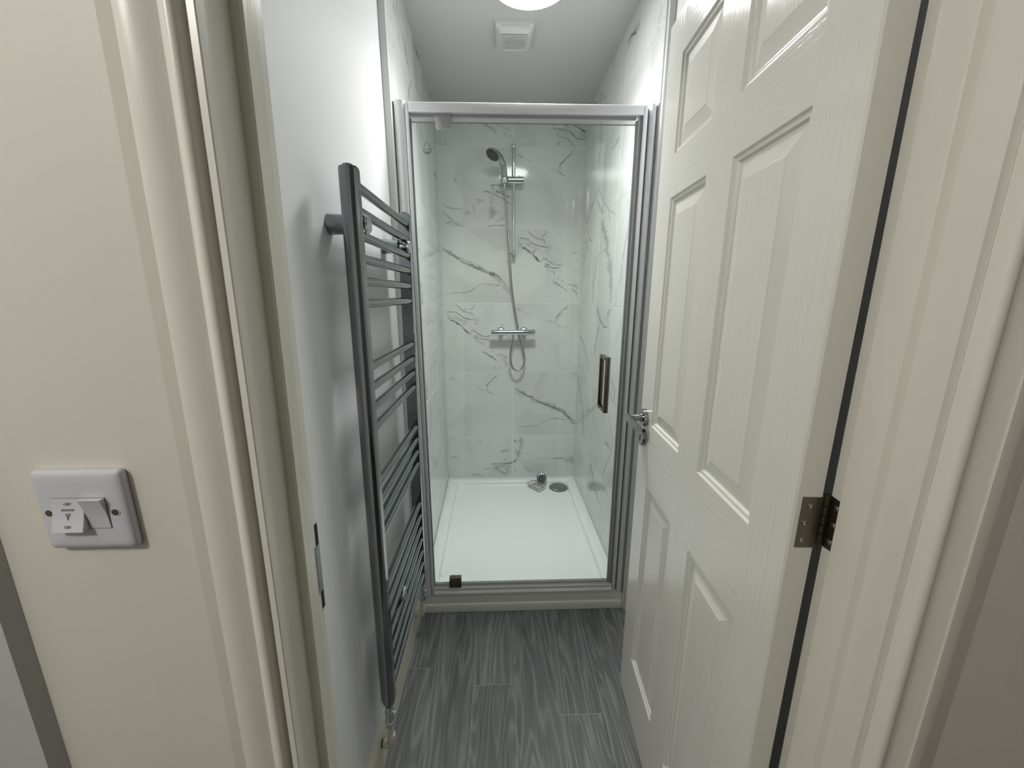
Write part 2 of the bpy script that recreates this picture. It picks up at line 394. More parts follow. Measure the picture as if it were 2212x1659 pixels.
# ---------------------------------------------------------------- marble veins: centre lines (height on the wall in metres)
# each row: strength, then (along, up, half width along, half width up) per node
VEINS_BACK=[(0.6,-0.107,2.436,-0.002,-0.0034,-0.085,2.426,-0.0024,-0.0031,-0.058,2.407,-0.0025,-0.0031,-0.027,2.389,-0.0029,-0.0028,-0.009,2.367,-0.0035,-0.0023),
(0.4,-0.084,2.47,-0.0014,-0.0022,-0.064,2.46,-0.0026,-0.0011,-0.069,2.44,-0.0028,0.0005),
(0.4,-0.018,2.421,-0.0015,-0.0036,0.013,2.412,-0.0016,-0.0035,0.045,2.4,-0.002,-0.0034,0.072,2.384,-0.0024,-0.0032),
(0.4,0.022,2.384,-0.0021,-0.0026,0.049,2.366,-0.0028,-0.002,0.063,2.338,-0.0033,-0.0013),
(0.35,0.072,2.366,-0.0022,-0.0016,0.09,2.346,-0.0026,-0.0011,0.094,2.322,-0.0028,-0.0005),
(0.3,-0.032,2.325,-0.0046,-0.0031,-0.019,2.309,-0.0046,-0.0031),
(0.3,0.166,2.451,-0.0076,-0.0035,0.175,2.436,-0.0085,-0.0006,0.168,2.423,-0.0077,0.0033),
(0.9,0.431,2.467,-0.0048,-0.0026,0.445,2.447,-0.0045,-0.003,0.469,2.423,-0.0036,-0.0039,0.506,2.404,-0.0029,-0.0044,0.543,2.384,-0.0029,-0.0044),
(0.6,0.445,2.447,-0.0053,0.002,0.435,2.425,-0.0039,0.0038,0.41,2.418,-0.0017,0.0049),
(0.5,0.329,2.413,0.0015,-0.0022,0.351,2.426,0.0022,-0.0017,0.364,2.45,0.0026,-0.0011),
(0.7,0.325,2.399,0.0003,-0.0032,0.365,2.402,-0.0001,-0.0032,0.411,2.396,-0.0009,-0.0031,0.452,2.381,-0.0021,-0.0026,0.481,2.351,-0.0014,-0.0029,0.55,2.343,-0.0003,-0.0032),
(0.5,0.361,2.388,-0.004,-0.0014,0.371,2.366,-0.004,-0.0015,0.376,2.358,-0.0038,-0.0018),
(0.5,0.376,2.358,-0.0006,-0.0025,0.426,2.348,-0.0012,-0.0023,0.454,2.326,-0.0021,-0.0018,0.483,2.296,-0.0022,-0.0016),
(0.5,0.502,2.387,-0.003,-0.0035,0.526,2.372,-0.0033,-0.0033,0.547,2.351,-0.0036,-0.0031),
(0.6,0.381,2.335,-0.0035,0.0009,0.374,2.315,-0.0031,0.0016,0.354,2.294,-0.0027,0.0021),
(0.4,0.359,2.468,0.0002,-0.0025,0.409,2.47,-0.0003,-0.0025,0.436,2.461,-0.001,-0.0023),
(0.4,-0.135,2.25,-0.0001,-0.0039,-0.115,2.25,-0.0001,-0.0039),
(0.2,-0.364,2.144,-0.0005,-0.0026,-0.327,2.141,-0.0005,-0.0026),
(0.4,-0.282,2.122,-0.0037,-0.0022,-0.269,2.103,-0.0039,-0.0018,-0.265,2.089,-0.0042,-0.0011),
(0.3,-0.109,2.084,0.0022,-0.0017,-0.095,2.098,0.0022,-0.0017),
(0.7,-0.058,2.08,-0.0001,-0.004,-0.007,2.08,-0.0001,-0.004,0.03,2.078,-0.0005,-0.004,0.076,2.072,-0.0007,-0.004),
(0.7,-0.044,2.078,-0.0039,-0.002,-0.031,2.054,-0.0031,-0.003,0.002,2.038,-0.0019,-0.0037,0.039,2.025,-0.0018,-0.0037,0.076,2.008,-0.002,-0.0037),
(0.65,-0.103,2.041,0.0003,-0.004,-0.073,2.043,-0.0008,-0.004,-0.049,2.033,-0.0019,-0.0037,-0.017,2.02,-0.0017,-0.0038,0.029,2.003,-0.0023,-0.0035,0.081,1.965,-0.0028,-0.0032),
(0.4,-0.031,2.054,-0.0079,-0.0037,-0.012,2.02,-0.0079,-0.0037),
(0.4,0.029,1.982,-0.0009,-0.0033,0.067,1.973,-0.0009,-0.0033),
(0.25,-0.054,2.02,-0.0092,-0.0043,-0.041,1.994,-0.0103,-0.0007,-0.05,1.951,-0.0101,0.0019,-0.06,1.912,-0.0101,0.002),
(0.38,-0.043,1.955,-0.0221,-0.0013,-0.042,1.916,-0.0222,0.0005,-0.047,1.881,-0.0221,0.0025),
(0.4,-0.06,1.903,-0.0029,0.0003,-0.066,1.868,-0.0029,0.0003),
(0.4,-0.362,1.971,-0.0025,-0.0035,-0.325,1.949,-0.002,-0.0037,-0.289,1.939,-0.0007,-0.0041,-0.223,1.937,-0.0003,-0.0041),
(0.25,-0.219,1.919,-0.0016,-0.011,-0.177,1.915,-0.0016,-0.011),
(0.25,-0.219,1.928,-0.0059,-0,-0.22,1.889,-0.0059,-0),
(0.5,-0.16,1.968,-0.0044,-0.0003,-0.158,1.929,-0.0044,-0.0006,-0.152,1.905,-0.0043,-0.0011),
(0.4,-0.148,1.994,-0.0006,-0.0054,-0.12,1.992,-0.0012,-0.0054,-0.097,1.985,-0.0018,-0.0052),
(0.4,-0.139,1.97,0.0023,-0.0035,-0.12,1.981,0.0023,-0.0035),
(0.5,-0.366,1.925,-0.003,-0.0032,-0.337,1.901,-0.003,-0.0032,-0.309,1.88,-0.0029,-0.0033,-0.291,1.866,-0.0041,0.0015,-0.319,1.858,-0.0012,0.004,-0.343,1.851,-0.0011,0.004),
(0.45,-0.291,1.853,-0.0014,-0.004,-0.245,1.84,-0.0014,-0.004,-0.217,1.832,-0.0015,-0.004),
(0.65,-0.08,1.828,0.0014,-0.0032,-0.052,1.839,0.0005,-0.0035,0,1.839,0.0002,-0.0035,0.036,1.844,-0.0007,-0.0035,0.04,1.833,-0.0035,-0.0013),
(0.3,-0.023,1.868,0.0018,-0.0053,0.019,1.881,0.0026,-0.005,0.043,1.899,0.0037,-0.0043),
(0.75,0.465,2.279,-0.0033,0.0014,0.454,2.258,-0.0027,0.0022,0.434,2.248,-0.0025,0.0024,0.407,2.218,-0.0028,0.0021,0.385,2.195,-0.0034,0.0013,0.387,2.176,-0.0037,0.0002,0.383,2.16,-0.0036,0.0008),
(0.55,0.32,2.182,-0.0013,-0.0024,0.348,2.17,-0.0011,-0.0024,0.383,2.157,-0.0013,-0.0024,0.409,2.141,-0.0014,-0.0023,0.433,2.133,-0.001,-0.0025),
(0.25,0.433,2.133,0.0003,-0.002,0.479,2.137,0.0003,-0.002),
(0.5,0.122,2.257,-0.0025,-0.0032,0.145,2.243,-0.0017,-0.0036,0.163,2.241,-0.0005,-0.0039),
(0.3,0.163,2.241,-0.0013,-0.0016,0.191,2.222,-0.001,-0.0018,0.221,2.214,-0.0006,-0.0019),
(0.3,0.533,2.184,0.0014,-0.0024,0.552,2.193,0.0014,-0.0024),
(0.72,-0.37,1.7,-0.0066,-0.0089,-0.339,1.68,-0.0062,-0.0092,-0.304,1.66,-0.0061,-0.0093,-0.269,1.639,-0.0063,-0.0092,-0.22,1.609,-0.0054,-0.0098,-0.175,1.594,-0.0046,-0.0102,-0.121,1.57,-0.0047,-0.0101,-0.076,1.552,-0.0047,-0.0102,-0.026,1.53,-0.0067,-0.0091,0.006,1.497,-0.0084,-0.0078,0.038,1.466,-0.0076,-0.0085,0.075,1.439,-0.007,-0.009),
(0.9,-0.37,1.7,-0.0024,-0.0028,-0.339,1.677,-0.0022,-0.003,-0.304,1.656,-0.0021,-0.0031,-0.269,1.635,-0.0021,-0.0031,-0.22,1.604,-0.0018,-0.0032,-0.175,1.587,-0.0016,-0.0034,-0.121,1.563,-0.0016,-0.0033,-0.076,1.544,-0.0018,-0.0033,-0.026,1.517,-0.0023,-0.003,0.006,1.486,-0.0026,-0.0027,0.038,1.459,-0.0022,-0.0031,0.075,1.439,-0.0019,-0.0033),
(0.5,0.024,1.455,-0.0047,-0.006,0.052,1.435,-0.004,-0.0065,0.075,1.426,-0.0029,-0.007),
(0.5,-0.377,1.403,0.0006,-0.0029,-0.35,1.41,0.0004,-0.003,-0.299,1.417,0.0002,-0.003,-0.248,1.419,0.0001,-0.003,-0.207,1.421,0.0007,-0.0029,-0.183,1.435,0.0016,-0.0025,-0.146,1.459,0.0015,-0.0026,-0.104,1.477,0.0004,-0.0029,-0.058,1.473,-0.0004,-0.003,-0.022,1.467,-0.0004,-0.003,0.015,1.464,-0.0008,-0.0029,0.034,1.453,-0.0017,-0.0025),
(0.7,0.116,1.765,-0.0003,-0.0035,0.147,1.763,-0.0002,-0.0036,0.188,1.761,-0.0014,-0.0033,0.211,1.739,-0.0022,-0.0029,0.247,1.72,-0.0013,-0.0034,0.297,1.71,-0.0004,-0.0036,0.352,1.709,0,-0.0036),
(0.55,0.183,1.816,-0.0032,-0.003,0.21,1.79,-0.0032,-0.003,0.233,1.769,-0.0024,-0.0036,0.26,1.761,-0.0011,-0.0041,0.292,1.755,-0.0027,-0.0034,0.302,1.731,-0.0043,-0.0015),
(0.55,0.313,1.816,-0.0037,0.0008,0.309,1.799,-0.0032,0.0019,0.292,1.784,-0.0029,0.0023,0.287,1.774,-0.0035,0.0013),
(0.5,0.125,1.752,-0.0043,-0.0012,0.132,1.731,-0.0029,-0.0033,0.157,1.726,-0.0041,0.0019,0.125,1.718,-0.0013,0.0041),
(0.85,0.134,1.716,-0.0027,-0.006,0.166,1.703,-0.0032,-0.0057,0.193,1.686,-0.0039,-0.0053,0.221,1.666,-0.0047,-0.0047,0.239,1.645,-0.0052,-0.0042,0.258,1.625,-0.0036,-0.0056,0.283,1.619,-0.0017,-0.0064),
(0.45,0.17,1.739,-0.0021,-0.0029,0.193,1.724,-0.0019,-0.0031,0.234,1.705,-0.0016,-0.0033,0.266,1.693,-0.0014,-0.0033),
(0.65,0.221,1.662,0.0056,-0.0023,0.23,1.682,0.005,-0.0033,0.243,1.692,0.004,-0.0044),
(0.5,0.307,1.68,0.002,-0.0031,0.33,1.693,0.0022,-0.003,0.343,1.704,0.0025,-0.0028),
(0.65,0.283,1.619,0.0043,-0.0015,0.29,1.636,0.0025,-0.0037,0.308,1.634,-0.002,-0.0039,0.327,1.619,-0.0027,-0.0035,0.355,1.602,-0.0016,-0.0041,0.392,1.595,0.0004,-0.0044,0.423,1.606,0.0017,-0.0041),
(0.6,0.299,1.601,-0.0044,-0.0014,0.304,1.588,-0.0022,-0.0039,0.337,1.582,-0.0006,-0.0044,0.378,1.577,-0,-0.0044,0.415,1.58,0.0004,-0.0044),
(0.6,0.304,1.606,-0.0022,-0.0055,0.327,1.597,-0.0043,-0.0042,0.332,1.58,-0.006,-0.0014),
(0.5,0.309,1.584,-0.0024,-0.0028,0.337,1.562,-0.0019,-0.0032,0.36,1.555,-0.0024,-0.0029,0.375,1.533,-0.0033,-0.0019),
(0.4,0.319,1.566,-0.0026,-0.0015,0.333,1.544,-0.0026,-0.0015),
(0.35,0.398,1.531,-0.0039,0.0003,0.396,1.504,-0.0039,0.0003),
(0.7,0.357,1.493,-0.002,-0.004,0.381,1.482,-0.0024,-0.0038,0.414,1.46,-0.0026,-0.0037,0.442,1.442,-0.0028,-0.0036,0.459,1.426,-0.0032,-0.0032),
(0.4,0.417,1.498,-0.0012,-0.0058,0.431,1.495,-0.0012,-0.0058),
(0.5,0.455,1.473,-0.0004,-0.0037,0.493,1.469,-0.0013,-0.0035,0.536,1.444,-0.0019,-0.0032),
(0.5,0.489,1.444,-0.0022,-0.003,0.518,1.424,-0.0031,-0.0022,0.528,1.392,-0.0037,-0.001),
(0.45,0.435,1.383,-0.0059,-0.0049,0.447,1.369,-0.0059,-0.0049),
(0.35,0.49,1.685,-0.0069,-0.003,0.5,1.665,-0.0069,-0.003),
(0.3,0.499,1.676,0.0001,-0.0022,0.533,1.676,0.0001,-0.0022),
(0.3,0.51,1.633,-0.0023,-0.0029,0.534,1.615,-0.0034,-0.0017,0.55,1.562,-0.0037,-0.0009),
(0.4,-0.158,0.352,0.0018,-0.0088,-0.133,0.358,0.0018,-0.0088),
(0.5,0.002,0.278,0.0003,-0.0055,0.037,0.28,0.0012,-0.0053,0.075,0.296,0.0019,-0.0051),
(0.4,-0.376,0.243,-0.0001,-0.0037,-0.335,0.242,-0.0009,-0.0036,-0.311,0.226,-0.002,-0.003,-0.296,0.212,-0.0023,-0.0028),
(0.85,-0.077,0.181,-0.0003,-0.0074,-0.019,0.179,0.0001,-0.0074,0.032,0.183,0.0006,-0.0074,0.077,0.187,0.0015,-0.0072,0.098,0.198,0.0038,-0.0063,0.128,0.222,0.0041,-0.006),
(0.6,-0.065,0.179,-0.0049,-0.0052,-0.045,0.156,-0.0042,-0.0059,-0.004,0.128,-0.0039,-0.0062,0.047,0.089,-0.004,-0.0061),
(0.5,-0.126,0.144,0.0003,-0.0046,-0.065,0.148,0.0003,-0.0046),
(0.6,-0.055,0.167,-0.0005,-0.0055,0.006,0.161,-0.0009,-0.0055,0.037,0.15,-0.0031,-0.0044,0.067,0.11,-0.0039,-0.0036),
(0.5,-0.009,0.172,-0.0008,-0.0055,0.057,0.16,-0.0012,-0.0054,0.077,0.149,-0.0023,-0.005),
(0.4,-0.025,0.117,0.0023,-0.0051,0.006,0.134,0.0023,-0.005),
(0.5,0.026,0.1,0.0023,-0.0051,0.057,0.116,0.0023,-0.0051),
(0.4,-0.218,0.096,0.0005,-0.0075,-0.168,0.1,-0.0003,-0.0075,-0.127,0.091,-0.0014,-0.0074),
(0.35,0.027,0.204,0.004,-0.0035,0.047,0.231,0.004,-0.0035),
(0.42,0.148,0.394,-0.0147,-0.004,0.158,0.354,-0.0153,-0.0009,0.153,0.311,-0.0147,0.0048,0.133,0.263,-0.0144,0.006,0.123,0.225,-0.0149,0.0048),
(0.5,0.17,0.391,-0.0034,0.0002,0.168,0.327,-0.0033,0.0009,0.153,0.311,-0.0024,0.0026),
(0.45,0.088,0.37,-0.0025,-0.0067,0.113,0.36,-0.003,-0.0064,0.128,0.349,-0.0038,-0.006),
(0.5,0.108,0.268,0.0046,-0.0025,0.123,0.301,0.0046,-0.0025),
(0.3,0.168,0.276,-0.001,-0.0025,0.209,0.256,-0.001,-0.0025,0.255,0.234,-0.0009,-0.0025,0.296,0.217,-0.0005,-0.0027,0.342,0.214,0.0002,-0.0028,0.382,0.22,0.0005,-0.0027),
(0.55,0.383,0.218,0.0006,-0.0055,0.433,0.223,0.0003,-0.0055,0.464,0.22,-0.0013,-0.0053,0.495,0.203,-0.0023,-0.0049,0.543,0.175,-0.0024,-0.0049),
(0.5,0.459,0.226,0.0005,-0.0055,0.541,0.23,0.0005,-0.0055),
(0.4,0.48,0.214,-0.0034,-0.0199,0.539,0.2,-0.0034,-0.0199),
(0.6,0.525,0.23,-0.0049,-0.0016,0.54,0.186,-0.0049,-0.0016),
(0.4,0.088,0.149,-0.0033,-0.0042,0.118,0.121,-0.0033,-0.0043),
(0.2,0.179,0.158,-0.0061,-0.0065,0.21,0.125,-0.005,-0.0075,0.236,0.113,-0.0031,-0.0087),
(0.7,-0.362,1.294,-0.0003,-0.0035,-0.331,1.292,-0.0002,-0.0036,-0.29,1.29,-0.0014,-0.0033,-0.267,1.268,-0.0022,-0.0029,-0.231,1.249,-0.0013,-0.0034,-0.181,1.239,-0.0004,-0.0036,-0.126,1.238,0,-0.0036),
(0.55,-0.295,1.345,-0.0032,-0.003,-0.268,1.319,-0.0032,-0.003,-0.245,1.298,-0.0024,-0.0036,-0.218,1.29,-0.0011,-0.0041,-0.186,1.284,-0.0027,-0.0034,-0.176,1.26,-0.0043,-0.0015),
(0.55,-0.165,1.345,-0.0037,0.0008,-0.169,1.328,-0.0032,0.0019,-0.186,1.313,-0.0029,0.0023,-0.191,1.303,-0.0035,0.0013),
(0.5,-0.353,1.281,-0.0043,-0.0012,-0.346,1.26,-0.0029,-0.0033,-0.321,1.255,-0.0041,0.0019,-0.353,1.247,-0.0013,0.0041),
(0.85,-0.344,1.245,-0.0027,-0.006,-0.312,1.232,-0.0032,-0.0057,-0.285,1.215,-0.0039,-0.0053,-0.257,1.195,-0.0047,-0.0047,-0.239,1.174,-0.0052,-0.0042,-0.22,1.154,-0.0036,-0.0056,-0.195,1.148,-0.0017,-0.0064),
(0.45,-0.308,1.268,-0.0021,-0.0029,-0.285,1.253,-0.0019,-0.0031,-0.244,1.234,-0.0016,-0.0033,-0.212,1.222,-0.0014,-0.0033),
(0.65,-0.257,1.191,0.0056,-0.0023,-0.248,1.211,0.005,-0.0033,-0.235,1.221,0.004,-0.0044),
(0.5,-0.171,1.209,0.002,-0.0031,-0.148,1.222,0.0022,-0.003,-0.135,1.233,0.0025,-0.0028),
(0.65,-0.195,1.148,0.0043,-0.0015,-0.188,1.165,0.0025,-0.0037,-0.17,1.163,-0.002,-0.0039,-0.151,1.148,-0.0027,-0.0035,-0.123,1.131,-0.0016,-0.0041,-0.086,1.124,0.0004,-0.0044,-0.055,1.135,0.0017,-0.0041),
(0.6,-0.179,1.13,-0.0044,-0.0014,-0.174,1.117,-0.0022,-0.0039,-0.141,1.111,-0.0006,-0.0044,-0.1,1.106,-0,-0.0044,-0.063,1.109,0.0004,-0.0044),
(0.6,-0.174,1.135,-0.0022,-0.0055,-0.151,1.126,-0.0043,-0.0042,-0.146,1.109,-0.006,-0.0014),
(0.5,-0.169,1.113,-0.0024,-0.0028,-0.141,1.091,-0.0019,-0.0032,-0.118,1.084,-0.0024,-0.0029,-0.103,1.062,-0.0033,-0.0019),
(0.4,-0.159,1.095,-0.0026,-0.0015,-0.145,1.073,-0.0026,-0.0015),
(0.35,-0.08,1.06,-0.0039,0.0003,-0.082,1.033,-0.0039,0.0003),
(0.7,-0.121,1.022,-0.002,-0.004,-0.097,1.011,-0.0024,-0.0038,-0.064,0.989,-0.0026,-0.0037,-0.036,0.971,-0.0028,-0.0036,-0.019,0.955,-0.0032,-0.0032),
(0.4,-0.061,1.027,-0.0012,-0.0058,-0.047,1.024,-0.0012,-0.0058),
(0.5,-0.023,1.002,-0.0004,-0.0037,0.015,0.998,-0.0013,-0.0035,0.058,0.973,-0.0019,-0.0032),
(0.5,0.011,0.973,-0.0022,-0.003,0.04,0.953,-0.0031,-0.0022,0.05,0.921,-0.0037,-0.001),
(0.45,-0.043,0.912,-0.0059,-0.0049,-0.031,0.898,-0.0059,-0.0049),
(0.35,0.012,1.214,-0.0069,-0.003,0.022,1.194,-0.0069,-0.003),
(0.3,0.021,1.205,0.0001,-0.0022,0.055,1.205,0.0001,-0.0022),
(0.3,0.032,1.162,-0.0023,-0.0029,0.056,1.144,-0.0034,-0.0017,0.072,1.091,-0.0037,-0.0009),
(0.75,0.465,1.335,-0.0033,0.0014,0.454,1.314,-0.0027,0.0022,0.434,1.304,-0.0025,0.0024,0.407,1.274,-0.0028,0.0021,0.385,1.251,-0.0034,0.0013,0.387,1.232,-0.0037,0.0002,0.383,1.216,-0.0036,0.0008),
(0.55,0.32,1.238,-0.0013,-0.0024,0.348,1.226,-0.0011,-0.0024,0.383,1.213,-0.0013,-0.0024,0.409,1.197,-0.0014,-0.0023,0.433,1.189,-0.001,-0.0025),
(0.25,0.433,1.189,0.0003,-0.002,0.479,1.193,0.0003,-0.002),
(0.5,0.122,1.313,-0.0025,-0.0032,0.145,1.299,-0.0017,-0.0036,0.163,1.297,-0.0005,-0.0039),
(0.3,0.163,1.297,-0.0013,-0.0016,0.191,1.278,-0.001,-0.0018,0.221,1.27,-0.0006,-0.0019),
(0.3,0.533,1.24,0.0014,-0.0024,0.552,1.249,0.0014,-0.0024),
(0.75,-0.013,0.864,-0.0033,0.0014,-0.024,0.843,-0.0027,0.0022,-0.044,0.833,-0.0025,0.0024,-0.071,0.803,-0.0028,0.0021,-0.093,0.78,-0.0034,0.0013,-0.091,0.761,-0.0037,0.0002,-0.095,0.745,-0.0036,0.0008),
(0.55,-0.158,0.767,-0.0013,-0.0024,-0.13,0.755,-0.0011,-0.0024,-0.095,0.742,-0.0013,-0.0024,-0.069,0.726,-0.0014,-0.0023,-0.045,0.718,-0.001,-0.0025),
(0.25,-0.045,0.718,0.0003,-0.002,0.001,0.722,0.0003,-0.002),
(0.5,-0.356,0.842,-0.0025,-0.0032,-0.333,0.828,-0.0017,-0.0036,-0.315,0.826,-0.0005,-0.0039),
(0.3,-0.315,0.826,-0.0013,-0.0016,-0.287,0.807,-0.001,-0.0018,-0.257,0.799,-0.0006,-0.0019),
(0.3,0.055,0.769,0.0014,-0.0024,0.074,0.778,0.0014,-0.0024),
(0.72,0.108,0.757,-0.0066,-0.0089,0.139,0.737,-0.0062,-0.0092,0.174,0.717,-0.0061,-0.0093,0.209,0.696,-0.0063,-0.0092,0.258,0.666,-0.0054,-0.0098,0.303,0.651,-0.0046,-0.0102,0.357,0.627,-0.0047,-0.0101,0.402,0.609,-0.0047,-0.0102,0.452,0.587,-0.0067,-0.0091,0.484,0.554,-0.0084,-0.0078,0.516,0.523,-0.0076,-0.0085,0.553,0.496,-0.007,-0.009),
(0.9,0.108,0.757,-0.0024,-0.0028,0.139,0.734,-0.0022,-0.003,0.174,0.713,-0.0021,-0.0031,0.209,0.692,-0.0021,-0.0031,0.258,0.661,-0.0018,-0.0032,0.303,0.644,-0.0016,-0.0034,0.357,0.62,-0.0016,-0.0033,0.402,0.601,-0.0018,-0.0033,0.452,0.574,-0.0023,-0.003,0.484,0.543,-0.0026,-0.0027,0.516,0.516,-0.0022,-0.0031,0.553,0.496,-0.0019,-0.0033),
(0.5,0.502,0.512,-0.0047,-0.006,0.53,0.492,-0.004,-0.0065,0.553,0.483,-0.0029,-0.007),
(0.5,0.101,0.46,0.0006,-0.0029,0.128,0.467,0.0004,-0.003,0.179,0.474,0.0002,-0.003,0.23,0.476,0.0001,-0.003,0.271,0.478,0.0007,-0.0029,0.295,0.492,0.0016,-0.0025,0.332,0.516,0.0015,-0.0026,0.374,0.534,0.0004,-0.0029,0.42,0.53,-0.0004,-0.003,0.456,0.524,-0.0004,-0.003,0.493,0.521,-0.0008,-0.0029,0.512,0.51,-0.0017,-0.0025)]
VEINS_RIGHT=[(0.45,2.33,2.312,0.0206,0.0069,2.279,2.256,0.0206,0.0075,2.29,2.18,0.021,0.0075,2.311,2.079,0.0216,0.0067),
(0.35,1.936,2.105,0.0179,0.0081,1.971,2.088,0.0174,0.0084,2.054,2.089,0.0172,0.0089),
(0.3,1.915,2.094,0.0146,0.0054,1.912,2.037,0.0147,0.005),
(0.3,1.859,2.129,0.0051,0.0021,1.87,2.053,0.0052,0.0019,1.884,1.991,0.0053,0.0018),
(0.35,2.292,1.984,0.0158,0.0048,2.34,1.936,0.0162,0.0049,2.473,1.895,0.0182,0.0049,2.564,1.822,0.0201,0.0043),
(0.4,2.276,1.973,0.0148,0.0026,2.18,1.893,0.0131,0.0016,2.042,1.809,0.0122,0.0015,2.019,1.751,0.0127,0.002),
(0.5,2.307,1.915,0.0191,0.0021,2.227,1.865,0.0183,0.0019,2.166,1.821,0.0177,0.0017),
(0.4,2.122,1.856,0.0139,0.0002,2.019,1.804,0.0104,-0.0011,1.927,1.775,0.0061,-0.0025),
(0.45,2.357,1.872,0.0143,0.0028,2.34,1.786,0.0143,0.0025,2.374,1.721,0.0147,0.0024),
(0.55,2.527,1.816,0.0194,0.0024,2.441,1.73,0.0173,0.0009,2.355,1.704,0.0103,-0.0017),
(0.25,2.552,1.76,0.0406,0.0045,2.504,1.7,0.0399,0.0054,2.581,1.623,0.042,0.0055),
(0.42,2.174,1.797,0.0438,0.0062,2.122,1.731,0.0416,0.0043,2.061,1.673,0.0401,0.004,2.051,1.622,0.0398,0.0028,1.996,1.579,0.0379,0.0019,1.986,1.529,0.038,0.0015,1.941,1.478,0.0366,0.0006,1.93,1.423,0.0367,0.0001,1.908,1.367,0.036,-0.0012),
(0.4,2.126,1.623,0.0052,0.0032,2.22,1.623,0.0117,0.0026,2.267,1.568,0.0136,0.0015,2.296,1.485,0.0141,0.0008,2.308,1.353,0.0145,-0.0001),
(0.4,1.757,1.798,0.0078,0.0014,1.719,1.735,0.0077,0.0015,1.737,1.661,0.0079,0.0015,1.766,1.591,0.0082,0.0012,1.785,1.505,0.0085,0.0008,1.792,1.449,0.0087,0.0005),
(0.4,1.842,1.404,0.0074,0.0001,1.84,1.345,0.0074,-0.0001),
(0.4,2.192,1.341,0.0254,-0.002,2.124,1.279,0.0235,-0.0031,2.047,1.24,0.0162,-0.0054,1.935,1.24,0.0046,-0.006),
(0.45,1.925,1.34,0.0157,0.0009,1.975,1.288,0.0172,-0.0008,1.917,1.225,0.0159,-0.0023),
(0.35,2.117,1.244,0.0147,-0.0003,2.172,1.145,0.0156,-0.001,2.231,1.039,0.0166,-0.0018),
(0.45,2.625,1.138,0.0281,-0.0051,2.493,1.086,0.0263,-0.005,2.379,1.005,0.0251,-0.005,2.351,0.935,0.025,-0.0052),
(0.4,2.64,0.854,0.039,-0.0093,2.503,0.732,0.0357,-0.0105,2.427,0.614,0.0343,-0.0115,2.355,0.453,0.0329,-0.0135),
(0.4,2.405,0.892,0.0191,-0.0049,2.349,0.849,0.0183,-0.0052),
(0.3,2.603,0.507,-0.0145,0.0007,2.333,0.644,-0.0136,0.001,2.102,0.789,-0.0127,0.0012,2.038,0.846,-0.013,0.0017),
(0.4,1.844,1.009,0.0093,-0.0026,1.775,0.95,0.009,-0.0025,1.777,0.891,0.0091,-0.0024),
(0.4,1.873,0.934,0.0073,-0.0027,1.734,0.878,0.0063,-0.0027),
(0.3,1.866,0.821,0.0079,-0.0028,1.751,0.694,0.0071,-0.0032),
(0.45,1.911,0.649,0.019,-0.0125,1.832,0.653,0.0183,-0.012,1.771,0.651,0.018,-0.0117),
(0.4,1.756,0.648,0.0102,-0.0027,1.868,0.515,0.0121,-0.0044,1.9,0.422,0.013,-0.0059),
(0.4,2.188,0.264,-0.0008,-0.0043,1.947,0.388,-0.0008,-0.0038),
(0.3,2.163,0.254,0.0082,-0.0261,1.925,0.369,0.0061,-0.0227),
(0.4,2.193,0.408,0.0224,-0.0113,2.047,0.315,0.0197,-0.0117,1.929,0.264,0.0175,-0.0117),
(0.35,1.912,0.396,0.0182,-0.0132,1.751,0.406,0.0154,-0.0121),
(0.3,1.868,0.085,-0.0085,0.0052,1.82,0.194,-0.0057,0.0016,1.769,0.184,0.0073,-0.0058),
(0.6,1.747,2.435,0.0194,0.0132,1.781,2.426,0.0193,0.0135,1.835,2.434,0.0204,0.0141,1.89,2.428,0.0224,0.0145),
(0.4,2.342,2.482,0.0106,0.0049,2.334,2.409,0.0106,0.0046),
(0.4,2.309,2.446,0.0135,0.0046,2.219,2.371,0.0125,0.0041),
(0.7,2.5,2.486,0.0125,0.0001,2.401,2.435,0.0115,-0.0002),
(0.3,1.519,2.349,0.0107,0.0073,1.535,2.324,0.0111,0.0071,1.536,2.279,0.0112,0.0066),
(0.25,1.477,2.291,0.0087,0.0071,1.508,2.296,0.009,0.0073),
(0.3,1.53,2.275,0.0066,0.0038,1.526,2.256,0.0066,0.0037)]
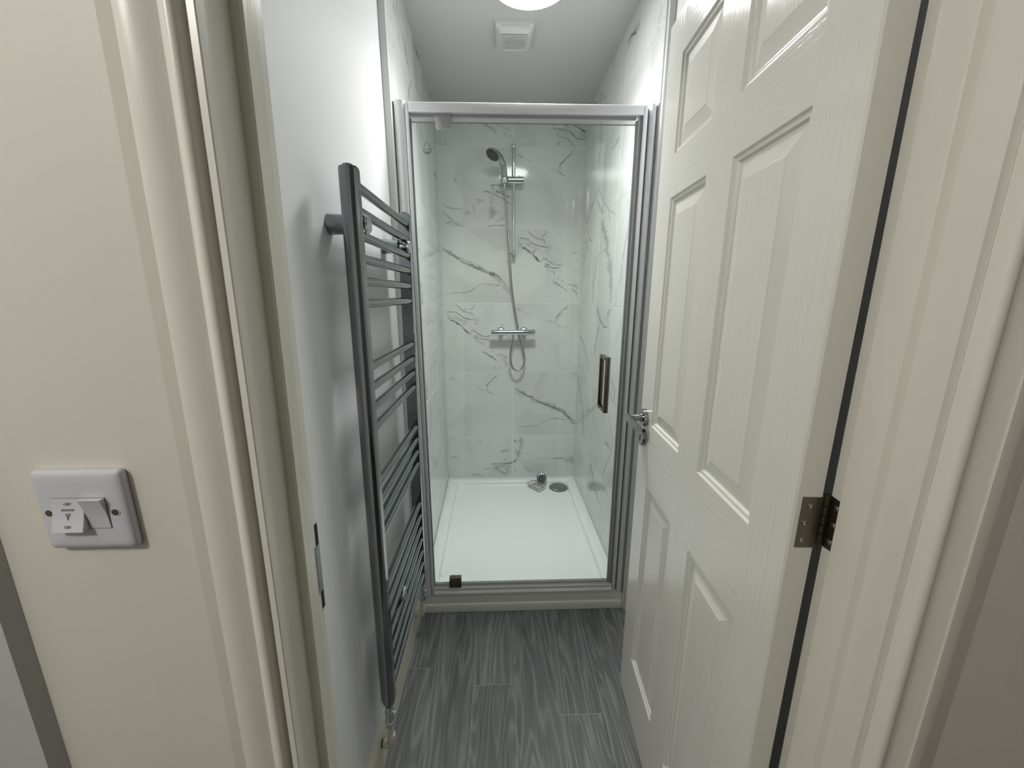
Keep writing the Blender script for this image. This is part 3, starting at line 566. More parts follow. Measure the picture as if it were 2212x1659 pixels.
VEINS_LEFT=[(0.3,1.595,2.387,-0.0118,-0.0077,1.653,2.351,-0.0128,-0.0078,1.682,2.314,-0.0134,-0.0076),
(0.45,1.648,2.417,-0.0126,-0.0082,1.702,2.383,-0.0135,-0.0083,1.768,2.358,-0.0148,-0.0085,1.847,2.303,-0.0164,-0.0085),
(0.6,2,2.502,-0.0373,-0.0216,2.038,2.486,-0.0385,-0.0219,2.118,2.494,-0.0409,-0.023,2.178,2.5,-0.0434,-0.0239),
(0.6,2.476,2.533,-0.0298,-0.0137,2.454,2.466,-0.0295,-0.0129),
(0.4,1.89,2.295,-0.014,-0.0062,1.824,2.227,-0.0133,-0.0058,1.79,2.172,-0.013,-0.0055),
(0.3,1.534,2.307,-0.0074,-0.0046,1.542,2.29,-0.0075,-0.0045),
(0.35,1.563,2.246,-0.0077,-0.0045,1.579,2.238,-0.0079,-0.0045),
(0.35,2.512,2.116,-0.0599,-0.0198,2.625,2.112,-0.0664,-0.0206,2.713,2.098,-0.072,-0.0209),
(0.35,2.614,2.08,-0.0234,-0.0063,2.623,2.016,-0.0235,-0.0053,2.492,1.936,-0.0213,-0.0044,2.482,1.855,-0.0215,-0.004),
(0.4,2.759,1.938,-0.0767,-0.0138,2.668,1.866,-0.0721,-0.0115),
(0.4,2.751,1.707,-0.0239,0.0025,2.385,1.645,-0.0184,0.0026,2.081,1.591,-0.0143,0.0026),
(0.3,1.849,1.614,-0.023,-0.004,1.909,1.59,-0.0246,-0.0039),
(0.35,1.87,1.463,-0.0434,-0.0022,1.887,1.405,-0.0446,-0.0003,1.851,1.347,-0.043,0.0016),
(0.25,2.684,1.407,-0.0234,0.0035,2.352,1.377,-0.0179,0.0033),
(0.35,1.845,1.146,-0.0376,0.0041,1.867,1.113,-0.0386,0.0048),
(0.4,1.878,0.997,-0.0398,0.0086,1.857,0.931,-0.0392,0.01,1.83,0.875,-0.0383,0.0112),
(0.3,1.967,0.869,-0.0224,0.006,1.952,0.736,-0.0223,0.0076,1.892,0.637,-0.0212,0.0087),
(0.35,2.311,0.72,-0.0612,0.0175,2.319,0.672,-0.0618,0.0189),
(0.35,1.839,0.717,-0.033,0.0123,1.825,0.672,-0.0327,0.0131),
(0.35,1.902,0.58,-0.0204,0.0073,2.017,0.474,-0.023,0.009),
(0.35,2.147,0.454,-0.0267,0.0127,2.037,0.436,-0.0242,0.0124),
(0.2,2.61,1.234,-0.0592,0.0057,2.343,1.148,-0.0482,0.007)]


def vein_ribbons(rows, rect, seed):
    """soft dark ribbons that lie in the face of one tile: list of (u, z, strength) triples per strip"""
    u0, u1, z0, z1 = rect
    out = []
    rnd = random.Random(7)
    fine = []
    for row in rows:                       # hairlines that run beside and off the stronger veins
        n = (len(row) - 1) // 4
        if row[0] < 0.45 or n < 3: continue
        for s in (1, -1):
            i0 = rnd.randrange(0, n - 1); i1 = min(n, i0 + rnd.choice((2, 3, 3, 4)))
            if i1 - i0 < 2: continue
            dx, dz, g = rnd.uniform(-0.006, 0.006), s * rnd.uniform(0.005, 0.013), rnd.uniform(0.0, 0.010)
            new = [0.42 * row[0] + 0.05]
            for j, i in enumerate(range(i0, i1)):
                u, z, hu, hz = row[1 + 4 * i:5 + 4 * i]
                f = 0.55
                new += [u + dx, z + dz + s * g * j, hu * f, hz * f]
            fine.append(tuple(new))
    for ri, row in enumerate(list(rows) + fine):
        d = row[0]; P = [row[1 + 4 * i:5 + 4 * i] for i in range((len(row) - 1) // 4)]
        if max(p[0] for p in P) < u0 or min(p[0] for p in P) > u1 or max(p[1] for p in P) < z0 or min(p[1] for p in P) > z1:
            continue
        S = []
        for i in range(len(P) - 1):
            a, b = P[i], P[i + 1]
            L = math.hypot(b[0] - a[0], b[1] - a[1])
            n = max(2, int(L / 0.007))
            for k in range(n + (i == len(P) - 2)):
                t = k / n
                S.append([a[j] + (b[j] - a[j]) * t for j in range(4)])
        m = len(S)
        strip = []
        for i, (u, z, hu, hz) in enumerate(S):
            q = Vector((u * 60, z * 60, ri * 3.7))
            j = noise.noise(q) * 0.6 + noise.noise(q * 2.7) * 0.35
            wd = (1.45 + 1.0 * noise.noise(Vector((u * 38, z * 38, ri * 9.1))))
            t = i / (m - 1)
            fade = min(1.0, 0.25 + 6 * t, 0.25 + 6 * (1 - t))
            wd *= 0.35 + 0.65 * fade
            st = d * (0.35 + 0.65 * fade) * (0.9 + 0.5 * noise.noise(Vector((u * 25, z * 25, ri * 5.3))))
            cu, cz = u + hu * j, z + hz * j
            strip.append(((cu - hu * wd, cz - hz * wd), (cu, cz), (cu + hu * wd, cz + hz * wd), max(0.0, min(1.0, st))))
        out.append(strip)
    return out

def make_tile(rect, rows, plane, parent, k):
    """one ceramic tile: bevelled slab whose face carries its own vein print. plane(u, z, h) -> world point, h = height off the wall"""
    u0, u1, z0, z1 = rect
    g = 0.0015; T = 0.0010; c = 0.0004
    a0, a1, b0, b1 = u0 + g, u1 - g, z0 + g, z1 - g
    vs = []; fs = []; at = []
    def V(u, z, h, s=0.0):
        vs.append(plane(u, z, h)); at.append(s); return len(vs) - 1
    low = [V(a0, b0, 0), V(a1, b0, 0), V(a1, b1, 0), V(a0, b1, 0)]
    mid = [V(a0, b0, T - c), V(a1, b0, T - c), V(a1, b1, T - c), V(a0, b1, T - c)]
    top = [V(a0 + c, b0 + c, T), V(a1 - c, b0 + c, T), V(a1 - c, b1 - c, T), V(a0 + c, b1 - c, T)]
    for i in range(4):
        j = (i + 1) % 4
        fs += [(low[i], low[j], mid[j], mid[i]), (mid[i], mid[j], top[j], top[i])]
    fs.append(tuple(top))
    n = 0
    for strip in vein_ribbons(rows, rect, k):
        n += 1
        h = T + 0.00006 + 0.000012 * (n % 40)
        for i in range(len(strip) - 1):
            A, B = strip[i], strip[i + 1]
            mu = (A[1][0] + B[1][0]) / 2; mz = (A[1][1] + B[1][1]) / 2
            if not (a0 < mu < a1 and b0 < mz < b1): continue
            cl = lambda p: (min(max(p[0], a0 + c), a1 - c), min(max(p[1], b0 + c), b1 - c))
            q = []
            for S in (A, B):
                for e, s in ((0, 0.0), (1, S[3]), (2, 0.0)):
                    p = cl(S[e]); q.append(V(p[0], p[1], h, s))
            fs += [(q[0], q[1], q[4], q[3]), (q[1], q[2], q[5], q[4])]
    me = bpy.data.meshes.new('tile')
    me.from_pydata(vs, [], fs)
    # faces look into the shower
    ctr = plane((u0 + u1) / 2, (z0 + z1) / 2, 1.0); o0 = plane((u0 + u1) / 2, (z0 + z1) / 2, 0.0)
    N = (Vector(ctr) - Vector(o0)).normalized()
    me.update()
    bm = bmesh.new(); bm.from_mesh(me)
    bm.faces.ensure_lookup_table()
    flip = [f for i, f in enumerate(bm.faces) if i >= 8 and f.normal.dot(N) < 0]
    if flip: bmesh.ops.reverse_faces(bm, faces=flip)
    bmesh.ops.dissolve_degenerate(bm, dist=1e-7, edges=bm.edges[:])
    lay = bm.verts.layers.float.new('vein')
    bm.to_mesh(me); bm.free()
    a = me.attributes.get('vein')
    # degenerate dissolving may renumber, so set strengths by position
    from mathutils.kdtree import KDTree
    kd = KDTree(len(vs))
    for i, p in enumerate(vs): kd.insert(p, i)
    kd.balance()
    a.data.foreach_set('value', [at[kd.find(v.co)[1]] for v in me.vertices])
    me.materials.append(M_tile)
    o = bpy.data.objects.new('tile', me)
    C.objects.link(o)
    o.parent = parent
    return o

# ---------------------------------------------------------------- setting: walls, ceiling, floor
XL, XR = -0.378, 0.578           # faces of the plain room walls
YD = 0.466                       # room face of the partition with the doorway
CEIL = 2.5
YB = 2.652                       # tile face at the back of the shower

struct(MB().box(-0.50, XL, YD, 1.476, 0, CEIL + 0.1).build('wall_left', M_roomwall, smooth=0))
struct(MB().box(XR, 0.72, YD, 1.476, 0, CEIL + 0.1).build('wall_right', M_roomwall, smooth=0))
struct(MB().box(-0.50, 0.72, YD - 0.02, 2.80, CEIL, CEIL + 0.1).build('ceiling', M_ceiling, smooth=0))

fl = struct(MB().box(-0.50, 0.72, 0.36, 2.80, -0.06, -0.0005).build('floor', M_joint, smooth=0))
edges = [-0.408, -0.2565, -0.105, 0.0465, 0.198, 0.3495, 0.501, 0.6525]
cuts = {0: [0.36, 1.21, 1.478], 1: [0.36, 0.62, 1.462, 1.478], 2: [0.36, 1.137, 1.478], 3: [0.36, 0.74, 1.478], 4: [0.36, 1.025, 1.478], 5: [0.36, 0.80, 1.478], 6: [0.36, 0.95, 1.478]}
for i in range(7):
    x0, x1 = max(edges[i], XL + 0.0001), min(edges[i + 1], XR)
    ys = cuts[i]
    for j in range(len(ys) - 1):
        MB().box(x0 + 0.0008, x1 - 0.0008, ys[j] + 0.0008, ys[j + 1] - 0.0008, -0.0042, 0.0, bev=0.0006, seg=1).build('plank', M_plank, fl, smooth=0)

# alcove walls behind the tiles
T = 0.0010
wb = struct(MB().box(-0.50, 0.72, YB + T, 2.80, 0, CEIL + 0.1).build('wall_back', M_grout, smooth=0))
def left_x(y): return -0.355 + (y - 1.48) * (-0.031 / 1.172)
def right_x(y): return 0.551 + (y - 1.48) * (-0.002 / 1.172)
wl = struct(MB().prism([(-0.50, 1.476), (left_x(1.476) - T, 1.476), (left_x(2.67) - T, 2.67), (-0.50, 2.67)], 0, CEIL + 0.1).build('wall_shower_left', M_grout, smooth=0))
wr = struct(MB().prism([(right_x(1.476) + T, 1.476), (0.72, 1.476), (0.72, 2.67), (right_x(2.67) + T, 2.67)], 0, CEIL + 0.1).build('wall_shower_right', M_grout, smooth=0))
rows = [0.072, 0.407, 0.878, 1.349, 1.825, 2.296, CEIL + 0.001]
pb = lambda u, z, h: (u, YB + T - h, z)
pl_ = lambda u, z, h: (left_x(u) - T + h, u, z)
pr_ = lambda u, z, h: (right_x(u) + T - h, u, z)
k = 0
for r in range(6):
    for c0, c1 in ((left_x(YB) - 0.0005, 0.091), (0.091, right_x(YB) + 0.0005)):
        make_tile((c0, c1, rows[r], rows[r + 1]), VEINS_BACK, pb, wb, k); k += 1
    for c0, c1 in ((1.476, 1.95), (1.95, 2.424), (2.424, YB)):
        make_tile((c0, c1, rows[r], rows[r + 1]), VEINS_LEFT, pl_, wl, k); k += 1
    for c0, c1 in ((1.476, 1.902), (1.902, 2.374), (2.374, YB)):
        make_tile((c0, c1, rows[r], rows[r + 1]), VEINS_RIGHT, pr_, wr, k); k += 1

# grey edge strips where the tiles stop
struct(MB().box(-0.378, left_x(1.476) + 0.0005, 1.462, 1.4758, 0.0, CEIL, bev=0.001, seg=1).build('trim_1', M_seallight), 'slim grey tile edge strip beside the plain left wall')
struct(MB().box(0.5565, 0.578, 1.462, 1.4758, 0.0, CEIL, bev=0.001, seg=1).build('trim_2', M_seallight), 'slim grey tile edge strip behind the open door')

# skirtings
struct(MB().prof_y([(XL, 0), (XL + 0.018, 0), (XL + 0.018, 0.100), (XL + 0.015, 0.110), (XL + 0.008, 0.118), (XL, 0.121)], YD + 0.002, 1.461).build('baseboard_left', M_skirt), 'cream painted skirting below the towel radiator')
struct(MB().prof_y([(XR, 0), (XR, 0.121), (XR - 0.008, 0.118), (XR - 0.018, 0.100), (XR - 0.018, 0)], YD + 0.002, 1.461).build('baseboard_right', M_skirt))
struct(MB().prof_x([(1.478, 0), (1.478, 0.030), (1.481, 0.036), (1.487, 0.038), (1.487, 0.064), (1.489, 0.071), (1.4995, 0.0795), (1.52, 0.0795), (1.52, 0)], left_x(1.478) + 0.0005, right_x(1.478) - 0.0005).build('baseboard_front', M_whitetrim), 'white stepped plinth board under the shower door')

# ---------------------------------------------------------------- hall partition with the doorway, and the hall behind the camera
LEAN_L = lambda z: (0.021 * (z - 1.28), 0)
LEAN_R = lambda z: (-0.008 * (z - 1.28), 0)
wf = MB()
wf.prism([(-1.8, 0.37), (-0.2515, 0.37), (-0.2515, YD), (-1.8, YD)], 0, 2.6, LEAN_L)
wf.prism([(0.4575, 0.361), (1.7, 0.361), (1.7, 0.4615), (0.4575, 0.4615)], 0, 2.6, LEAN_R)
wf.box(-0.30, 0.50, 0.37, YD - 0.002, 2.11, 2.6)
wfo = wf.build('wall_front', [M_hallwall], smooth=0)
struct(wfo)
struct(MB().box(-1.85, -1.75, -2.0, YD, 0, 2.6).build('wall_hall_left', M_hallside, smooth=0))  # out of view, set close and pale to bounce light to the doorway
struct(MB().box(1.65, 1.75, -2.0, YD, 0, 2.6).build('wall_hall_right', M_hallother, smooth=0))
struct(MB().box(-1.85, 1.75, -2.1, -2.0, 0, 2.6).build('wall_hall_back', M_hallother, smooth=0))
struct(MB().box(-1.85, 1.75, -2.1, YD - 0.001, CEIL, 2.6).build('ceiling_hall', M_ceiling, smooth=0))
struct(MB().box(-1.85, 1.75, -2.1, 0.36, -0.06, -0.002).build('floor_hall', M_hallfloor, smooth=0))

# door linings: each an upright with a stop, an architrave and (left) the strike plate
lin_l = struct(MB().prism([(-0.2515, 0.3705), (-0.244, 0.3705), (-0.2425, 0.372), (-0.2425, YD - 0.002), (-0.2445, YD), (-0.2515, YD)], 0, 2.085, LEAN_L).build('trim_3', M_gloss, smooth=0), 'cream gloss door lining on the latch side with strike plate')
lin_l['kind'] = 'structure'
MB().prism([(-0.2462, 0.3704), (-0.2462, 0.3612), (-0.2452, 0.3602), (-0.2396, 0.3602), (-0.2386, 0.3612), (-0.2386, 0.3704)], 0, 2.085, LEAN_L).build('lining_bead', M_gloss, lin_l)
MB().prism([(-0.2426, 0.4104), (-0.2335, 0.4104), (-0.2316, 0.4124), (-0.2316, 0.433), (-0.2336, 0.435), (-0.2426, 0.435)], 0, 2.085, LEAN_L).build('door_stop', M_glossold, lin_l)
def arch(side, x_in, wall_y, prof):
    """moulded architrave: (distance outwards from inner edge, proud of wall)"""
    pts = [(x_in + side * d, wall_y - p) for d, p in prof]
    return pts
PL = [(0, 0), (0, 0.0115), (0.0015, 0.0142), (0.0040, 0.0156), (0.0075, 0.0153), (0.0105, 0.0138), (0.0130, 0.0115), (0.0148, 0.0092), (0.0160, 0.0086), (0.0180, 0.0098), (0.0225, 0.0124), (0.0300, 0.0148), (0.0425, 0.0166), (0.0440, 0.0160), (0.0440, 0.0)]
MB().prism(arch(-1, -0.2516, 0.3698, PL)[::-1], 0, 2.16, LEAN_L).build('architrave', M_gloss, lin_l, smooth=50)
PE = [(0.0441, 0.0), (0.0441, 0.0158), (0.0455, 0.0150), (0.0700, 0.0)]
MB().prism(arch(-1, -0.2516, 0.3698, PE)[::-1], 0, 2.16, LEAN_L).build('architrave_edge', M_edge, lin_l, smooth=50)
lin_r = struct(MB().prism([(0.447, 0.363), (0.4485, 0.3615), (0.4575, 0.3615), (0.4575, 0.4612), (0.449, 0.4612), (0.447, 0.4595)], 0, 2.085, LEAN_R).build('trim_4', M_gloss, smooth=0), 'cream gloss door lining on the hinge side')
MB().prism([(0.4471, 0.3960), (0.4471, 0.4366), (0.4376, 0.4366), (0.436, 0.4350), (0.436, 0.4010), (0.4376, 0.3985)], 0, 2.085, LEAN_R).build('door_stop', M_glossold, lin_r)
PR = [(0, 0), (0, 0.0125), (0.0012, 0.0150), (0.0035, 0.0168), (0.0075, 0.0175), (0.0115, 0.0160), (0.0150, 0.0125), (0.0190, 0.0105), (0.026, 0.0115), (0.034, 0.0140), (0.0395, 0.0160), (0.0405, 0.0135), (0.0430, 0.0135), (0.0445, 0.0162), (0.0570, 0.0164), (0.0600, 0.0155), (0.1000, 0.0)]
MB().prism(arch(1, 0.4580, 0.3608, PR), 0, 2.16, LEAN_R).build('architrave', M_gloss, lin_r, smooth=50)
struct(MB().box(-0.2425, 0.447, 0.3725, YD, 2.085, 2.1095).build('trim_5', M_gloss, smooth=0))
# neighbouring frame in the hall, at the far left
struct(MB().prism([(-0.80, 0.3698), (-0.80, 0.356), (-0.5235, 0.356), (-0.5165, 0.3698)], 0, 2.2, LEAN_L).build('trim_6', M_hallgrey, smooth=0), 'grey white frame board standing off the hall wall')
# strike plate in the latch rebate
x = -0.2425
spo = MB().prism([(x, 0.4565), (x + 0.0010, 0.4565), (x + 0.0010, 0.4668), (x, 0.4668)], 1.003, 1.074, LEAN_L).build('strike_plate', M_plate, lin_l, smooth=0)
spo['label'] = 'grey steel strike plate'
for z0, z1 in ((1.0745, 1.105), (0.975, 1.0025)):
    MB().prism([(x, 0.4605), (x + 0.0008, 0.4605), (x + 0.0008, 0.4666), (x, 0.4666)], z0, z1, LEAN_L).build('plate_recess', M_dark, lin_l, smooth=0)

# ---------------------------------------------------------------- six panel door, swung open against the right
A = Vector((0.398, 0.458, 0)); F = Vector((0.437, 1.131, 0))
W = (F - A).length
eu = (F - A).normalized(); en = Vector((-eu.y, eu.x, 0))        # en points into the doorway (out of the visible face)
DZ0, DZ1, DT = 0.008, 2.055, 0.036
def dp(u, z, h): 
    p = A + eu * u + en * h
    return (p.x, p.y, z)
us = [0.003, 0.089, 0.281, 0.382, 0.575, W - 0.003]
zs = [DZ0 + 0.002, 0.215, 0.850, 1.036, 1.638, 1.738, 1.953, DZ1 - 0.002]
body = MB()
def quad(mb, u0, u1, z0, z1, h=0, mi=0): mb.add([dp(u0, z0, h), dp(u1, z0, h), dp(u1, z1, h), dp(u0, z1, h)], [(0, 1, 2, 3)], mi)
for i in range(5):
    for j in range(7):
        if i in (1, 3) and j in (1, 3, 5): continue
        quad(body, us[i], us[i + 1], zs[j], zs[j + 1], 0, 1 if i in (1, 3) else 0)
o4 = [(us[0], zs[0]), (us[-1], zs[0]), (us[-1], zs[-1]), (us[0], zs[-1])]
s4 = [(0, DZ0), (W, DZ0), (W, DZ1), (0, DZ1)]
ring = lambda P, h: [dp(u, z, h) for u, z in P]
v = ring(o4, 0) + ring(s4, -0.0022) + ring(s4, -DT + 0.002) + ring(o4, -DT)
body.add(v, [(a + k * 4, a + (k + 1) * 4, (a + 1) % 4 + (k + 1) * 4, (a + 1) % 4 + k * 4) for k in range(3) for a in range(4)] + [(12, 15, 14, 13)], 2)
door = body.build('door_1', [M_door, M_doorrail, M_doorsmooth], smooth=40, clean=False)
bm = bmesh.new(); bm.from_mesh(door.data)
bmesh.ops.recalc_face_normals(bm, faces=bm.faces); bm.to_mesh(door.data); bm.free()
# each separate face must look outwards
for p in door.data.polygons: pass
struct(door, 'cream gloss six panel door standing open')
steps = [(0.0, 0.0), (0.0035, -0.0035), (0.0060, -0.0042), (0.0095, -0.0044), (0.0130, -0.0088), (0.0155, -0.0092), (0.0435, -0.0030), (0.0455, -0.0022)]
for i in (1, 3):
    for j in (1, 3, 5):
        pm = MB()
        u0, u1, z0, z1 = us[i], us[i + 1], zs[j], zs[j + 1]
        v = []
        for d, h in steps: v += [dp(u0 + d, z0 + d, h), dp(u1 - d, z0 + d, h), dp(u1 - d, z1 - d, h), dp(u0 + d, z1 - d, h)]
        n = len(steps)
        pm.add(v, [(k * 4 + a, k * 4 + (a + 1) % 4, (k + 1) * 4 + (a + 1) % 4, (k + 1) * 4 + a) for k in range(n - 1) for a in range(4)], 1)
        q = 4 * (n - 1)
        pm.add(v[q:], [(0, 1, 2, 3)], 0)
        pm.build('panel', [M_door, M_doorsmooth], door, smooth=0)

# lever handle on its round rose, and the keyhole rose below
def hp(u, z, h): return Vector(dp(u, z, h))
lever = MB()
Mr = align(hp(0.625, 1.046, 0), en)
lever.lathe([(0.0265, 0), (0.0265, 0.0115), (0.0250, 0.0130), (0.0135, 0.0132), (0.0130, 0.0185), (0.0105, 0.0190)], Mr, 36)
pts = [hp(0.625, 1.046, 0.013), hp(0.625, 1.046, 0.040), hp(0.628, 1.046, 0.050)]
lever.tube(pts, 0.0092, 18)
arc = [hp(0.641, 1.046, 0.050), hp(0.629, 1.046, 0.0505), hp(0.604, 1.047, 0.054), hp(0.575, 1.048, 0.0565), hp(0.546, 1.048, 0.056), hp(0.515, 1.048, 0.052)]
lever.tube(arc, 0.0094, 18)
lv = lever.build('lever_handle', M_chromedark, door, smooth=40); lv['label'] = 'chrome lever handle'
esc = MB()
Me = align(hp(0.626, 0.984, 0), en)
esc.lathe([(0.0262, 0), (0.0262, 0.0110), (0.0250, 0.0125), (0.0, 0.0126)], Me, 36)
eo = esc.build('keyhole_rose', M_chromedark, door, smooth=40); eo['label'] = 'chrome keyhole rose'
kh = MB()
kh.lathe([(0.0042, 0.0124), (0.0042, 0.0131), (0.0, 0.0131)], align(hp(0.626, 0.988, 0), en), 16)
kh.bm((lambda b: (bmesh.ops.create_cube(b, size=1.0), b)[1])(bmesh.new()), align(hp(0.626, 0.979, 0.0125), en) @ Matrix.Diagonal((0.0045, 0.014, 0.0012, 1)))
kh.build('keyhole', M_dark, eo, smooth=0)

# butt hinge: one leaf let into the door edge, the other into the lining, knuckles between
HZ0, HZ1 = 1.060, 1.136
eB = -eu                               # outwards from the hinge edge, towards the hall
leaf = MB()
def ep(t, z, h):                       # t across the door's thickness, h off the hinge edge
    p = A - en * t + eB * h
    return (p.x, p.y, z)
leaf.add([ep(t, z, h) for h in (-0.0005, 0.0013) for t, z in ((0.0085, HZ0), (0.0345, HZ0), (0.0345, HZ1), (0.0085, HZ1))],
         [(0, 3, 2, 1), (4, 5, 6, 7), (0, 1, 5, 4), (1, 2, 6, 5), (2, 3, 7, 6), (3, 0, 4, 7)])
hx = 0.447 - 0.008 * (1.10 - 1.28)
leaf.add([(x, y, z) for x in (hx + 0.0005, hx - 0.0012) for y, z in ((0.4610, HZ0), (0.4610, HZ1), (0.4400, HZ1 - 0.0015), (0.4365, HZ1 - 0.006), (0.4365, HZ0 + 0.001))],
         [(0, 1, 2, 3, 4), (9, 8, 7, 6, 5)] + [(i, (i + 1) % 5, 5 + (i + 1) % 5, 5 + i) for i in range(5)])
hinge = leaf.build('hinge', M_steel, door, smooth=0); hinge['label'] = 'dull steel butt hinge'
kc = Vector((0.4445, 0.4615, 0))
seg = [(HZ0 - 0.001, 0.019), (HZ0 + 0.0185, 0.0135), (HZ0 + 0.0325, 0.0135), (HZ0 + 0.0465, 0.0135), (HZ0 + 0.0605, 0.017)]
for z0, ln in seg:
    kb = MB(); kb.tube([(kc.x, kc.y, z0), (kc.x, kc.y, z0 + ln - 0.0006)], 0.0042, 14)
    kb.build('knuckle', M_steel, hinge)
for z in (HZ0 + 0.012, HZ0 + 0.038, HZ0 + 0.063):
    s = MB(); s.lathe([(0.0038, 0.0), (0.0038, 0.0006), (0.0026, 0.0012), (0.0, 0.0006)], align(ep(0.0155 if z != HZ0 + 0.063 else 0.0195, z, 0.0013), eB), 16); s.build('screw', M_screw, hinge)
    s = MB(); s.lathe([(0.0038, 0.0), (0.0038, 0.0006), (0.0026, 0.0012), (0.0, 0.0006)], align((hx - 0.0012, 0.4488, z), (-1, 0, 0)), 16); s.build('screw', M_screw, hinge)

# ---------------------------------------------------------------- shower tray with its drain cover
def rquad(q, r, n=7):
    """rounded quadrilateral, corners counter-clockwise"""
    out = []
    for i in range(4):
        p = Vector(q[i]); a = (Vector(q[i - 1]) - p).normalized(); b = (Vector(q[(i + 1) % 4]) - p).normalized()
        s, e = p + a * r, p + b * r
        for k in range(n):
            t = k / (n - 1)
            out.append((s * (1 - t) ** 2 + p * 2 * t * (1 - t) + e * t ** 2))
    return out
def inset(q, d):
    out = []
    for i in range(4):
        p = Vector(q[i]); a = (Vector(q[i - 1]) - p).normalized(); b = (Vector(q[(i + 1) % 4]) - p).normalized()
        out.append(p + (a + b) * d)
    return out
TO = [Vector(p) for p in ((-0.3550, 1.5215), (0.5500, 1.5215), (0.5485, 2.6515), (-0.3850, 2.6515))]
TI = [Vector(p) for p in ((-0.306, 1.566), (0.492, 1.566), (0.486, 2.577), (-0.318, 2.577))]
loops = [(TO, 0.003, 0.0), (TO, 0.003, 0.077), (inset(TO, 0.003), 0.003, 0.080), (TI, 0.045, 0.080), (inset(TI, 0.0015), 0.044, 0.0794), (inset(TI, 0.004), 0.042, 0.0740), (inset(TI, 0.007), 0.040, 0.0650), (inset(TI, 0.0105), 0.038, 0.0592), (inset(TI, 0.017), 0.034, 0.0590), (inset(TI, 0.026), 0.032, 0.0612), (inset(TI, 0.045), 0.03, 0.0615)]
tm = MB(); vs = []
for q, r, z in loops: vs += [(p.x, p.y, z) for p in rquad(q, r)]
n = 28
tm.add(vs, [(k * n + a, k * n + (a + 1) % n, (k + 1) * n + (a + 1) % n, (k + 1) * n + a) for k in range(len(loops) - 1) for a in range(n)] + [tuple(range((len(loops) - 1) * n, len(loops) * n)), tuple(range(n - 1, -1, -1))])
tray = thing('shower_tray', 'white shower tray with a raised rim between the marble walls', 'shower tray', (0.1, 2.0, 0.0))
tm.build('tray_body', M_tray, tray, smooth=45)
dm = MB()
dm.lathe([(0.050, 0.0615), (0.050, 0.0660), (0.0635, 0.0668), (0.0645, 0.0690), (0.060, 0.0725), (0.045, 0.0752), (0.025, 0.0765), (0.0, 0.077)], Matrix.Translation((0.412, 2.500, 0)), 40)
dc = dm.build('drain_cover', M_wire, tray, smooth=50); dc['label'] = 'round chrome drain cover'

# ---------------------------------------------------------------- shower enclosure: framed pivot door
enc = thing('shower_enclosure', 'silver framed clear glass shower door with a vertical bar handle', 'shower door', (0.1, 1.5, 0.0805))
FY0, FY1 = 1.484, 1.528
def post(x0, x1, z0, z1, wall_left):
    pts = []
    # flat sides, front rounded over
    pts.append((x0, FY1)); 
    c = [(x0, FY0 + 0.013), (x0 + 0.001, FY0 + 0.007), (x0 + 0.005, FY0 + 0.002), (x0 + 0.011, FY0), (x1 - 0.011, FY0), (x1 - 0.005, FY0 + 0.002), (x1 - 0.001, FY0 + 0.007), (x1, FY0 + 0.013)]
    pts += c + [(x1, FY1)]
    m = MB(); m.prism(pts, z0, z1)
    return m
post(left_x(1.5) + 0.0005, -0.3155, 0.0805, 2.042, True).build('wall_post', M_alu, enc, smooth=50)
post(0.5265, right_x(1.5) - 0.0005, 0.0805, 2.042, False).build('wall_post', M_alu, enc, smooth=50)
MB().box(-0.3145, -0.3035, 1.4885, 1.524, 0.0805, 2.037, bev=0.0012).build('stile', M_alu, enc)
MB().box(-0.3155, -0.3143, 1.496, 1.524, 0.0815, 2.035).build('gap_shade_strip', M_dark, enc)  # solid dark strip paints the shade between post and stile
MB().box(0.5035, 0.5185, 1.4885, 1.524, 0.0805, 2.037, bev=0.0012).build('stile', M_alu, enc)
MB().box(0.5185, 0.5265, 1.505, 1.524, 0.0815, 2.035).build('gap_shade_strip', M_black, enc)  # black fill stands for the shaded groove beside the stile
MB().box(-0.3030, 0.5030, 1.486, 1.526, 2.007, 2.0375, bev=0.0025, seg=3).build('head_rail', M_alu, enc)
MB().prof_x([(1.486, 0.0805), (1.486, 0.090), (1.491, 0.0965), (1.494, 0.099), (1.494, 0.110), (1.498, 0.1145), (1.516, 0.1145), (1.526, 0.100), (1.526, 0.0805)], -0.3030, 0.5030).build('sill_rail', M_alu, enc, smooth=20)
MB().box(0.5506, 0.5564, 1.4765, 1.480, 0.0805, 2.04).build('gap_shade_strip', M_black, enc, smooth=0)  # black strip drawn as the shade between post and tile trim
gl = MB().box(-0.2985, 0.4835, 1.5020, 1.5080, 0.131, 1.982).build('glass_pane', M_glass, enc, smooth=0)
MB().box(-0.3028, -0.2985, 1.4995, 1.5110, 0.120, 1.995, bev=0.0008, seg=1).build('edge_seal_and_shade', M_seal, enc)
MB().box(0.4835, 0.4905, 1.4985, 1.5120, 0.120, 1.995, bev=0.001, seg=1).build('edge_seal_and_shade', M_seal, enc)
MB().box(0.4905, 0.4945, 1.4975, 1.5120, 0.116, 2.005, bev=0.0008, seg=1).build('edge_seal_and_shade', M_seallight, enc)
MB().box(0.4945, 0.5032, 1.4960, 1.5180, 0.116, 2.005, bev=0.001, seg=1).build('magnet_strip', M_seal, enc)
MB().box(-0.2985, 0.4835, 1.5022, 1.5078, 1.9832, 2.0000).build('clear_seal', M_clearseal, enc, smooth=0)
MB().box(-0.2985, 0.4835, 1.5015, 1.5085, 1.9820, 1.9832).build('edge_seal_and_shade', M_seal, enc, smooth=0)
MB().box(-0.2985, 0.4835, 1.4990, 1.5150, 2.0000, 2.0068).build('edge_seal_and_shade', M_seal, enc, smooth=0)  # grey strip painted for the dark recess under the head rail
